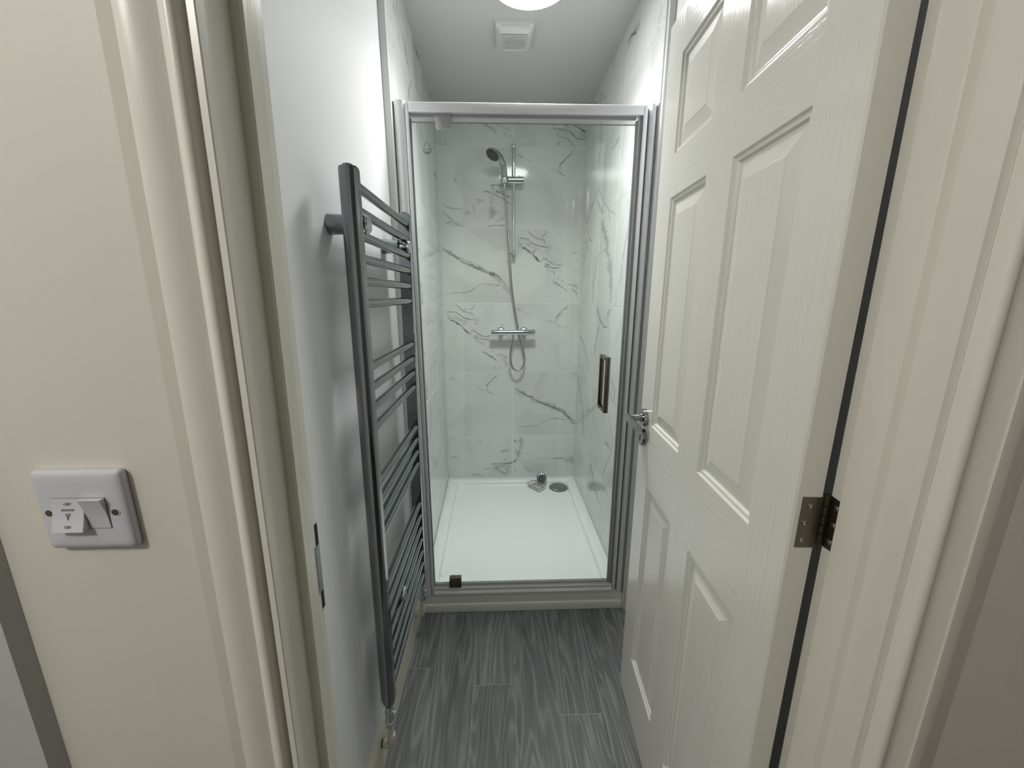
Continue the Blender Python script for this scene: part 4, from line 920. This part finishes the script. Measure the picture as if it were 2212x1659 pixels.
MB().prof_x([(1.4985, 0.134), (1.5000, 0.119), (1.5100, 0.119), (1.5100, 0.134), (1.5082, 0.134), (1.5082, 0.131), (1.5018, 0.131), (1.5018, 0.134)], -0.2985, 0.4835).build('drip_seal', M_seallight, enc, smooth=20)
pvt = MB().box(-0.2150, -0.1620, 1.4945, 1.5155, 1.962, 1.9995, bev=0.0018, seg=2).build('pivot_block', M_pivot, enc); pvt['label'] = 'square top pivot block'
MB().box(-0.2120, -0.1650, 1.4935, 1.5165, 1.9997, 2.0069, bev=0.001, seg=1).build('pivot_collar', M_seal, pvt)
pvb = MB().box(-0.2330, -0.1800, 1.4920, 1.5155, 0.1150, 0.1640, bev=0.0018, seg=2).build('pivot_block', M_handle, enc); pvb['label'] = 'dark chrome bottom pivot block'
hm = MB()
hm.box(0.4075, 0.4255, 1.4440, 1.4570, 0.946, 1.168, bev=0.0012)
hm.box(0.4075, 0.4255, 1.4571, 1.5020, 0.946, 0.960, bev=0.001)
hm.box(0.4075, 0.4255, 1.4571, 1.5020, 1.154, 1.168, bev=0.001)
hm.box(0.4075, 0.4255, 1.5081, 1.5330, 0.946, 0.960, bev=0.001)
hm.box(0.4075, 0.4255, 1.5081, 1.5330, 1.154, 1.168, bev=0.001)
hm.box(0.4075, 0.4255, 1.5331, 1.5420, 0.946, 1.168, bev=0.0012)
ho = hm.build('bar_handle', M_handle, enc); ho['label'] = 'square metal bar handle, dark hall reflection painted in'

def stroke(pts, wd, y, closed=False, widths=None):
    """flat printed line in the plane y = const"""
    m = MB(); n = len(pts); vs = []
    for i in range(n):
        a = Vector(pts[(i - 1) % n] if closed else pts[max(i - 1, 0)]); b = Vector(pts[(i + 1) % n] if closed else pts[min(i + 1, n - 1)])
        t = (b - a).normalized(); nn = Vector((-t.y, t.x)) * (widths[i] if widths else wd) / 2
        p = Vector(pts[i])
        vs += [(p.x + nn.x, y, p.y + nn.y), (p.x - nn.x, y, p.y - nn.y)]
    rg = range(n if closed else n - 1)
    m.add(vs, [(2 * i, 2 * i + 1, 2 * ((i + 1) % n) + 1, 2 * ((i + 1) % n)) for i in rg])
    return m
# printed drop on the pane
dx, dz = -0.2470, 1.9000
drop = [(-0.0060, 0.0225), (-0.0055, 0.0190), (-0.0062, 0.0150), (-0.0085, 0.0105), (-0.0115, 0.0055), (-0.0136, 0.0005), (-0.0138, -0.0045), (-0.0118, -0.0095), (-0.0080, -0.0130), (-0.0030, -0.0148), (0.0025, -0.0146), (0.0075, -0.0125), (0.0110, -0.0085), (0.0124, -0.0035), (0.0118, 0.0020), (0.0098, 0.0075), (0.0065, 0.0125), (0.0025, 0.0170), (-0.0020, 0.0205)]
wid = [0.0010] * 6 + [0.0013, 0.0018, 0.0025, 0.0030, 0.0030, 0.0025, 0.0018, 0.0013] + [0.0010] * 5
dm = stroke([(dx + a, dz + b) for a, b in drop], 0.001, 1.5017, True, wid)
arc = [(dx - 0.0085 + 0.0155 * t, dz - 0.0062 - 0.0042 * (1 - (2 * t - 1) ** 2)) for t in [i / 8 for i in range(9)]]
a = stroke(arc, 0.001, 1.5017, False, [0.0003, 0.0008, 0.0012, 0.0015, 0.0016, 0.0015, 0.0012, 0.0008, 0.0003]); dm.add(a.v, a.f)
dlo = dm.build('drop_emblem', M_etch, enc, smooth=0, clean=False); dlo['label'] = 'black printed water drop emblem'
for q in range(11):
    xx = dx - 0.0112 + q * 0.00215
    MB().add([(xx, 1.5017, dz - 0.0036), (xx + 0.00155, 1.5017, dz - 0.0036), (xx + 0.00155, 1.5017, dz - 0.0020), (xx, 1.5017, dz - 0.0020)], [(0, 1, 2, 3)]).build('emblem_lettering', M_etch, dlo, smooth=0, clean=False)
# conformity mark near the bottom corner, seen from the back
def ce(cx, cz, r):
    m = MB()
    for ox, bar in ((-0.0042, True), (0.0042, False)):
        P = [(cx + ox + r * math.cos(t) * 0.85, cz + r * math.sin(t)) for t in [R(-105 + i * 210 / 10) for i in range(11)]]
        s = stroke(P, 0.0011, 1.5017); m.add(s.v, s.f)
        if bar:
            s = stroke([(cx + ox, cz), (cx + ox + r * 0.85, cz)], 0.0010, 1.5017); m.add(s.v, s.f)
    return m
ce(-0.2722, 0.1705, 0.0042).build('conformity_mark', M_etchpale, enc, smooth=0, clean=False)
for zz, wdt in ((0.1795, 0.014), (0.1855, 0.018)):
    m = MB()
    for q in range(8):
        xx = -0.2722 - wdt / 2 + q * wdt / 8
        m.add([(xx, 1.5017, zz), (xx + wdt / 11, 1.5017, zz), (xx + wdt / 11, 1.5017, zz + 0.0007), (xx, 1.5017, zz + 0.0007)], [(0, 1, 2, 3)])
    m.build('small_print', M_etchpale, enc, smooth=0, clean=False)

# ---------------------------------------------------------------- riser rail, hand shower, hose, bar valve
rr = thing('shower_rail', 'chrome shower riser rail with sliding holder on the marble back wall', 'shower rail', (0.092, 2.60, 1.66))
m = MB(); m.tube([(0.0935, 2.598, 1.668), (0.0955, 2.598, 2.283)], 0.0098, 20); m.build('rail_tube', M_chrome, rr)
for zc, s in ((2.284, 1), (1.664, -1)):
    m = MB()
    m.tube([(0.0945, YB + 0.0002, zc), (0.0945, 2.606, zc)], [0.0135, 0.0125], 20)
    bm = bmesh.new(); bmesh.ops.create_uvsphere(bm, u_segments=20, v_segments=12, radius=0.0155)
    m.bm(bm, Matrix.Translation((0.0945, 2.598, zc)) @ Matrix.Diagonal((1, 1, 0.85, 1)))
    m.build('rail_bracket', M_chrome, rr)
m = MB()
m.tube([(0.0600, 2.598, 2.094), (0.0615, 2.598, 2.094), (0.1540, 2.598, 2.094), (0.1560, 2.598, 2.094)], [0.019, 0.0212, 0.0212, 0.0195], 24)
m.tube([(0.128, 2.598, 2.108), (0.128, 2.598, 2.121)], 0.006, 12)
sl = m.build('slider', M_chrome, rr)
m = MB(); m.lathe([(0.0192, -0.0195), (0.0215, -0.0205), (0.0225, -0.019), (0.0225, 0.019), (0.0215, 0.0205), (0.0192, 0.0195), (0.0192, -0.0195)], Matrix.Translation((0.0375, 2.5858, 2.0930)), 32); m.tube([(0.0585, 2.594, 2.0935), (0.0608, 2.596, 2.094)], 0.0165, 24); m.build('holder', M_chrome, sl)
m = MB(); m.tube([(0.0815, 2.594, 1.6590), (0.0945, 2.600, 1.662)], 0.0042, 10)
ang = [R(a) for a in range(20, 341, 20)]
m.tube([(0.0680 + 0.0125 * math.cos(a), 2.5925 + 0.0125 * math.sin(a), 1.659) for a in ang], 0.0032, 8)
m.build('hose_guide', M_chrome, rr)

hs = thing('hand_shower', 'chrome hand shower with a dark spray face in the rail holder', 'shower head', (0.038, 2.58, 2.06))
m = MB()
hpath = [(0.0375, 2.588, 2.068), (0.0375, 2.586, 2.094), (0.0370, 2.580, 2.125), (0.0335, 2.568, 2.152), (0.0260, 2.551, 2.177), (0.0140, 2.531, 2.196), (0.0010, 2.512, 2.206), (-0.0130, 2.494, 2.211)]
m.tube(hpath, [0.0110, 0.0150, 0.0172, 0.0178, 0.0182, 0.0185, 0.0190, 0.0180], 20)
m.build('handle', M_chromedull, hs)
nrm = Vector((-0.42, -0.40, -0.82)).normalized()
ctr = Vector((-0.0300, 2.476, 2.199))
Mh = align(ctr, nrm)
m = MB(); m.lathe([(0.0, -0.020), (0.018, -0.0185), (0.031, -0.013), (0.0395, -0.006), (0.0425, 0.001), (0.0425, 0.0055), (0.0405, 0.0068)], Mh, 36); m.build('head_shell', M_chromedull, hs, smooth=50)
m = MB(); m.lathe([(0.0404, 0.0060), (0.0398, 0.0088), (0.030, 0.0098), (0.0, 0.0100)], Mh, 36)
for rad, cnt in ((0.034, 18), (0.024, 12), (0.013, 6)):
    for i in range(cnt):
        a = 2 * PI * i / cnt
        m.lathe([(0.0016, 0.0090), (0.0012, 0.0122), (0.0, 0.0124)], Mh @ Matrix.Translation((rad * math.cos(a), rad * math.sin(a), 0)), 8)
sf = m.build('spray_face', M_black, hs, smooth=40); sf['label'] = 'dark rubber spray face'
hose_pts = [(0.0407, 2.590, 2.0589), (0.0476, 2.592, 1.9587), (0.0546, 2.592, 1.8778), (0.0616, 2.592, 1.7681), (0.0674, 2.592, 1.6702), (0.0779, 2.600, 1.5131), (0.0905, 2.612, 1.3953), (0.1032, 2.618, 1.3046), (0.1255, 2.622, 1.1811), (0.1414, 2.620, 1.1092), (0.1573, 2.615, 1.0496), (0.1685, 2.610, 0.9928), (0.1685, 2.605, 0.9550), (0.1541, 2.600, 0.9173), (0.1253, 2.596, 0.8955), (0.0948, 2.592, 0.9094), (0.0773, 2.588, 0.9488), (0.0725, 2.586, 1.0033), (0.0788, 2.585, 1.0665), (0.0897, 2.585, 1.1164)]
def smooth_path(P, n=6):
    P = [Vector(p) for p in P]; out = []
    for i in range(len(P) - 1):
        p0 = P[max(i - 1, 0)]; p1 = P[i]; p2 = P[i + 1]; p3 = P[min(i + 2, len(P) - 1)]
        for k in range(n):
            t = k / n
            out.append(0.5 * ((2 * p1) + (p2 - p0) * t + (2 * p0 - 5 * p1 + 4 * p2 - p3) * t * t + (3 * p1 - p0 - 3 * p2 + p3) * t ** 3))
    return out + [P[-1]]
hp_ = [(0.0375, 2.588, 2.070)] + hose_pts[1:-1] + [(0.0905, 2.585, 1.118)]
m = MB(); m.tube(smooth_path(hp_), 0.0066, 12)
hz = thing('shower_hose', 'grey metal shower hose looping below the bar valve', 'hose', (0.09, 2.6, 0.9))
m.build('hose', M_hose, hz, smooth=60)
m = MB(); m.tube([(0.0905, 2.585, 1.118), (0.0905, 2.585, 1.128), (0.0905, 2.585, 1.1395)], [0.0080, 0.0100, 0.0108], 16); m.build('hose_nut', M_chrome, hz)
m = MB(); m.tube([(0.0375, 2.588, 2.0475), (0.0375, 2.588, 2.0675)], [0.0078, 0.0098], 16); m.build('hose_nut', M_chrome, hz)

bv = thing('bar_valve', 'chrome thermostatic bar valve on the marble back wall', 'shower valve', (0.09, 2.6, 1.159))
m = MB(); m.tube([(-0.0120, 2.585, 1.159), (0.1900, 2.585, 1.159)], 0.0180, 28); m.tube([(0.0905, 2.585, 1.150), (0.0905, 2.585, 1.1400)], 0.0095, 16)
m.build('valve_body', M_chrome, bv)
for x0, x1 in ((-0.0560, -0.0130), (0.1915, 0.2380)):
    m = MB(); e = 0.0015
    m.tube([(x0, 2.585, 1.159), (x0 + e, 2.585, 1.159), (x1 - e, 2.585, 1.159), (x1, 2.585, 1.159)], [0.0165, 0.0182, 0.0182, 0.0165], 28)
    if x0 > 0: m.tube([(0.222, 2.585, 1.175), (0.222, 2.585, 1.183)], 0.004, 10)
    m.build('control_knob', M_chrome, bv)
for xc in (0.010, 0.166):
    m = MB(); m.lathe([(0.030, 0.0002), (0.0295, 0.006), (0.024, 0.012), (0.0135, 0.016), (0.0125, 0.050)], align((xc, YB, 1.162), (0, -1, 0)), 28); m.build('wall_rose', M_chrome, bv, smooth=50)

# ---------------------------------------------------------------- suction soap basket lying in the tray
sd = thing('soap_dish', 'chrome wire soap basket with suction cup beside the drain cover', 'soap dish', (0.26, 2.5, 0.0615))
cs = [Vector(p) for p in ((0.186, 2.530), (0.242, 2.580), (0.326, 2.494), (0.268, 2.428))]
ctrq = sum(cs, Vector((0, 0))) / 4
rim = rquad(cs, 0.012, 5); lowq = rquad([ctrq + (c - ctrq) * 0.86 for c in cs], 0.012, 5)
m = MB()
m.tube([(p.x, p.y, 0.0865) for p in rim + rim[:1]], 0.0021, 8)
m.tube([(p.x, p.y, 0.0640) for p in lowq + lowq[:1]], 0.0017, 8)
for i in range(1, 6):
    t = i / 6
    a = cs[0].lerp(cs[3], t); b = cs[1].lerp(cs[2], t)
    al = ctrq + (a - ctrq) * 0.86; bl = ctrq + (b - ctrq) * 0.86
    m.tube([(a.x, a.y, 0.0865), (al.x, al.y, 0.0660), (bl.x, bl.y, 0.0660), (b.x, b.y, 0.0865)], 0.0016, 8)
m.build('wire_basket', M_wire, sd)
scn = Vector((-0.10, -0.86, 0.50)).normalized(); scc = Vector((0.297, 2.556, 0.1135))
m = MB(); m.lathe([(0.0, 0.011), (0.022, 0.0105), (0.0315, 0.007), (0.0330, 0.0015), (0.0330, -0.004), (0.030, -0.006)], align(scc, scn), 32)
m.tube([(0.297, 2.556, 0.082), (0.288, 2.535, 0.0865)], 0.006, 10)
m.build('suction_cup', M_rad, sd, smooth=50)
m = MB(); m.lathe([(0.0335, -0.0062), (0.036, -0.012), (0.030, -0.0150), (0.0, -0.0120)], align(scc, scn), 32); m.build('rubber_pad', M_black, sd, smooth=50)

# ---------------------------------------------------------------- heated towel rail
RX = lambda z: -0.305 - 0.0115 * (1.62 - z)
NY, FY = 0.893, 1.372
rad = thing('towel_radiator', 'tall chrome ladder towel radiator on the white left wall', 'radiator', (-0.31, 1.13, 0.28))
def upright(y, out):
    """D-section tube, curved side facing out (-1 towards the door, +1 towards the shower)"""
    m = MB()
    xs = (-0.0275, 0.0105); hy = 0.0145
    prof = []
    for i in range(9):
        t = i / 8
        xx = xs[1] + (xs[0] - xs[1]) * t
        prof.append((xx, -0.0060 - 0.0090 * math.sin(PI * t) ** 0.7))
    prof += [(xs[0], 0.0135), (xs[1], 0.0135)]
    if out > 0: prof = [(a, -b) for a, b in prof][::-1]
    prof = prof[::-1]
    sec = [(0.237, 0.55), (0.250, 0.86), (0.263, 1.0), (1.655, 1.0), (1.662, 0.93)]
    vs = []
    cx_ = sum(p[0] for p in prof) / len(prof)
    for z, s in sec:
        vs += [(RX(z) + cx_ + (a - cx_) * s, y + b * s, z) for a, b in prof]
    n = len(prof)
    m.add(vs, [(k * n + a, k * n + (a + 1) % n, (k + 1) * n + (a + 1) % n, (k + 1) * n + a) for k in range(len(sec) - 1) for a in range(n)] + [tuple(range(n - 1, -1, -1)), tuple(range((len(sec) - 1) * n, len(sec) * n))])
    xc = RX(1.66) - 0.009
    m.tube([(xc, y, 1.6605), (xc, y, 1.6660)], [0.0115, 0.0105], 18)
    return m.build('upright', M_rad, rad, smooth=35)
ups = [upright(NY, -1), upright(FY, 1)]
bars_z = [1.6295 - 0.0495 * i for i in range(6)] + [1.2340 - 0.0510 * i for i in range(4)] + [0.9290 - 0.0485 * i for i in range(4)] + [0.6180 - 0.0530 * i for i in range(7)]
bm_ = MB(); bm_.tube([(0, NY + 0.0130, 0), (0, FY - 0.0130, 0)], 0.0112, 18)
bar_mesh = bm_.mesh('bar', M_rad)
for z in bars_z: put('bar', bar_mesh, rad, Matrix.Translation((RX(z) - 0.0015, 0, z)))
def bracket(y, z, side):
    m = MB()
    xw = XL + 0.0003
    xp = RX(z) - 0.0265
    m.tube([(xw, y, z), (xw + 0.004, y, z), (xp + 0.006, y, z)], [0.0232, 0.0228, 0.0205], 26)
    b = m.build('bracket', M_rad, rad, smooth=40)
    m = MB(); m.tube([(xp + 0.0055, y, z), (RX(z) + 0.008, y, z)], 0.006, 14)
    m.lathe([(0.012, 0.0), (0.0195, 0.002), (0.0205, 0.006), (0.0175, 0.0105), (0.0, 0.0125)], align((RX(z) + 0.0060, y, z), (1, 0, 0)), 24)
    m.build('clip', M_chrome, b, smooth=40)
zb = (bars_z[1] + bars_z[2]) / 2
bracket(NY + 0.037, zb, 1); bracket(FY - 0.037, zb, 1)
bracket(1.045, (bars_z[16] + bars_z[17]) / 2, 1)
for y, wh in ((NY, 'near'), (FY, 'far')):
    x = RX(0.24) - 0.009
    m = MB()
    m.tube([(x, y, 0.2385), (x, y, 0.2220)], [0.0105, 0.0115], 16)
    m.tube([(x, y, 0.2220), (x, y, 0.1860)], [0.0125, 0.0125], 16)
    m.tube([(x, y, 0.1860), (x, y, 0.1835), (x, y, 0.1690), (x, y, 0.1660)], [0.0135, 0.0160, 0.0160, 0.0135], 6)
    m.tube([(x, y, 0.206), (x + 0.017, y + 0.003, 0.206), (x + 0.0185, y + 0.003, 0.206)], [0.0055, 0.0060, 0.0050], 14)
    v = m.build('valve', M_chrome, rad, smooth=40)
def feed_pipe(y, label):
    x = RX(0.24) - 0.009
    p = thing('radiator_pipe', label, 'pipe', (x, y, 0.1), 'pipes feeding the towel radiator')
    zc = 0.094
    path = [(x, y, 0.1655), (x, y, zc + 0.022), (x - 0.002, y, zc + 0.010), (x - 0.009, y, zc + 0.002), (x - 0.020, y, zc)]
    m = MB(); m.tube(path + [(XL + 0.0185, y, zc)], 0.0085, 16); m.build('pipe_run', M_pipe, p, smooth=50)
    m = MB(); m.tube([(x, y, 0.130), (x, y, zc + 0.020), (x - 0.003, y, zc + 0.007), (x - 0.012, y, zc), (x - 0.024, y, zc)], [0.0112, 0.0122, 0.0128, 0.0122, 0.0112], 18); m.build('elbow', M_pipe, p, smooth=50)
    return p
p1 = feed_pipe(NY, 'cream painted elbow pipe under the near upright, rust spot at the skirting')
p2 = feed_pipe(FY, 'cream painted elbow pipe under the far upright, beside the shower plinth')
m = MB(); m.tube([(XL + 0.0182, NY, 0.094), (XL + 0.0215, NY, 0.094)], 0.0105, 14); m.build('rust_ring', M_rust, p1)

# ---------------------------------------------------------------- ceiling light and extractor fan
LC = (0.115, 1.584)
cl = thing('ceiling_light', 'round lit white flush ceiling light above the shower door', 'ceiling light', (*LC, CEIL))
m = MB(); m.lathe([(0.132, CEIL - 0.0001), (0.146, CEIL - 0.006), (0.148, CEIL - 0.030), (0.1465, CEIL - 0.046), (0.1440, CEIL - 0.050), (0.1420, CEIL - 0.046)], Matrix.Translation((*LC, 0)), 64); m.build('light_rim', M_plastic, cl, smooth=50)
m = MB(); m.lathe([(0.1418, CEIL - 0.044), (0.1400, CEIL - 0.053), (0.128, CEIL - 0.0585), (0.08, CEIL - 0.062), (0.0, CEIL - 0.063)], Matrix.Translation((*LC, 0)), 64); m.build('diffuser', M_lamp, cl, smooth=60)

FC = (0.073, 1.953)
ef = thing('extractor_fan', 'square white extractor fan with louvred round grille on the ceiling', 'extractor fan', (*FC, CEIL))
hw = 0.082
def fan_plate():
    m = MB()
    # shallow square body with bowed edges
    def loop(h, z, bow):
        out = []
        for i in range(4):
            for k in range(8):
                t = k / 8 * 2 - 1
                b = h + bow * (1 - t * t)
                p = [(t * h, -b), (b, t * h), (-t * h, b), (-b, -t * h)][i]
                out.append((FC[0] + p[0], FC[1] + p[1], z))
        return out
    L = [loop(hw, CEIL - 0.0001, 0), loop(hw, CEIL - 0.012, 0.0), loop(hw - 0.004, CEIL - 0.018, 0.001), loop(hw - 0.014, CEIL - 0.022, 0.003), loop(hw - 0.020, CEIL - 0.030, 0.004), loop(hw - 0.026, CEIL - 0.033, 0.003), loop(hw - 0.030, CEIL - 0.030, 0.002)]
    vs = sum(L, []); n = 32
    m.add(vs, [(k * n + a, k * n + (a + 1) % n, (k + 1) * n + (a + 1) % n, (k + 1) * n + a) for k in range(len(L) - 1) for a in range(n)] + [tuple(range((len(L) - 1) * n, len(L) * n))])
    return m
fan_plate().build('fan_cover', M_fan, ef, smooth=40)
m = MB(); m.lathe([(0.044, CEIL - 0.0301), (0.044, CEIL - 0.0306), (0.0, CEIL - 0.0306)], Matrix.Translation((*FC, 0)), 40); m.build('grille_opening', M_fandark, ef, smooth=0)
sm = MB().box(-0.0505, 0.0505, -0.0015, 0.0015, -0.0013, 0.0013).mesh('slat', M_fan, smooth=0)
for i in range(12):
    put('slat', sm, ef, Matrix.Translation((FC[0], FC[1] - 0.048 + i * 0.0087, CEIL - 0.0332)) @ Matrix.Rotation(R(-15), 4, 'X'))
m = MB(); m.tube([(FC[0] - 0.060, FC[1] - 0.080 , CEIL - 0.020), (FC[0], FC[1] - 0.0825, CEIL - 0.020), (FC[0] + 0.060, FC[1] - 0.080, CEIL - 0.020)], 0.002, 8); m.build('front_lip', M_fan, ef)

# ---------------------------------------------------------------- fan isolator switch on the hall wall
SX, SZ = -0.4182, 1.1895
sw = thing('isolator_switch', 'white fan isolator switch plate on the cream hall wall', 'switch', (SX, 0.37, SZ))
pm = MB()
def plate_loop(h, y, r): return [(p.x, y, p.y) for p in rquad([(SX - h, SZ - h), (SX + h, SZ - h), (SX + h, SZ + h), (SX - h, SZ + h)], r, 7)]
H = 0.0432
L = [plate_loop(H - 0.0012, 0.3696, 0.005), plate_loop(H, 0.3660, 0.005), plate_loop(H - 0.0006, 0.3628, 0.005), plate_loop(H - 0.0022, 0.3612, 0.005), plate_loop(H - 0.006, 0.3604, 0.004), plate_loop(H - 0.012, 0.3600, 0.003)]
vs = sum(L, []); n = 28
pm.add(vs, [(k * n + a, k * n + (a + 1) % n, (k + 1) * n + (a + 1) % n, (k + 1) * n + a) for k in range(len(L) - 1) for a in range(n)] + [tuple(range((len(L) - 1) * n, len(L) * n))])
pm.build('face_plate', M_plastic, sw, smooth=50)
MB().box(-0.4447, -0.3930, 0.3597, 0.3601, 1.1705, 1.2047).build('rocker_gap', M_print, sw, smooth=0)
def rocker(x0, x1, top_out, bottom_out):
    z0, z1 = 1.1712, 1.2042
    pts = []
    n = 8
    for i in range(n + 1):
        t = i / n
        out = top_out + (bottom_out - top_out) * t
        sag = 0.0014 * math.sin(PI * t)
        pts.append((0.3599 - out + sag, z1 + (z0 - z1) * t))
    pts += [(0.3650, z0), (0.3650, z1)]
    m = MB(); m.prof_x(pts, x0, x1)
    return m
rk = rocker(-0.4443, -0.4142, 0.0006, 0.0080).build('rocker', M_plastic, sw, smooth=25); rk['label'] = 'wide white printed rocker'
rocker(-0.4138, -0.3934, 0.0062, 0.0006).build('rocker', M_plastic, sw, smooth=25)
def on_rocker(z, lift=0.0002):
    t = (1.2042 - z) / 0.033
    out = 0.0006 + 0.0074 * t; sag = 0.0014 * math.sin(PI * t)
    return 0.3599 - out + sag - lift
def lettering(name, body, size, x, z, xs=1.0):
    a = math.atan2(on_rocker(z + 0.002) - on_rocker(z - 0.002), 0.004)
    M = Matrix.Translation((x, on_rocker(z, 0.0003), z)) @ Matrix.Rotation(R(90) - a, 4, 'X')
    put(name, text_mesh(name, body, size, M_print, M, 0.0001, xs), rk)
lettering('printed_off', 'OFF', 0.0040, -0.4292, 1.1985)
lettering('printed_word', 'ISOLATOR', 0.0030, -0.4292, 1.1925, 0.85)
lettering('printed_on', 'ON', 0.0040, -0.4292, 1.1762)
# three-bladed fan symbol
m = MB()
zc = 1.1862
for a0 in (125, 55, 270):
    a = R(a0); L_ = 0.0030
    P = []
    for i in range(13):
        t = 2 * PI * i / 12
        u = 0.0017 + 0.0017 * math.cos(t); vv = 0.0010 * math.sin(t) * (1 if a0 != 270 else 0.6)
        P.append((-0.4292 + u * math.cos(a) - vv * math.sin(a), zc + u * math.sin(a) + vv * math.cos(a)))
    for i in range(12):
        p, q = Vector(P[i]), Vector(P[i + 1]); d = (q - p).normalized() * 0.0; nn = Vector((-(q - p).y, (q - p).x)).normalized() * 0.00028
        m.add([(p.x + nn.x, on_rocker(p.y + nn.y, 0.0003), p.y + nn.y), (p.x - nn.x, on_rocker(p.y - nn.y, 0.0003), p.y - nn.y), (q.x - nn.x, on_rocker(q.y - nn.y, 0.0003), q.y - nn.y), (q.x + nn.x, on_rocker(q.y + nn.y, 0.0003), q.y + nn.y)], [(0, 1, 2, 3)])
m.build('fan_symbol', M_print, rk, smooth=0, clean=False)
for xs_ in (-0.4507, -0.3868):
    m = MB(); m.lathe([(0.0031, 0.0), (0.0044, 0.0004), (0.0048, 0.0001)], align((xs_, 0.3602, 1.1880), (0, -1, 0)), 20); m.build('screw_hole', M_plastic, sw)
    m = MB(); m.lathe([(0.0034, 0.0002), (0.0034, 0.00045), (0.0, 0.00045)], align((xs_, 0.3602, 1.1880), (0, -1, 0)), 20); m.build('screw', M_steel, sw)
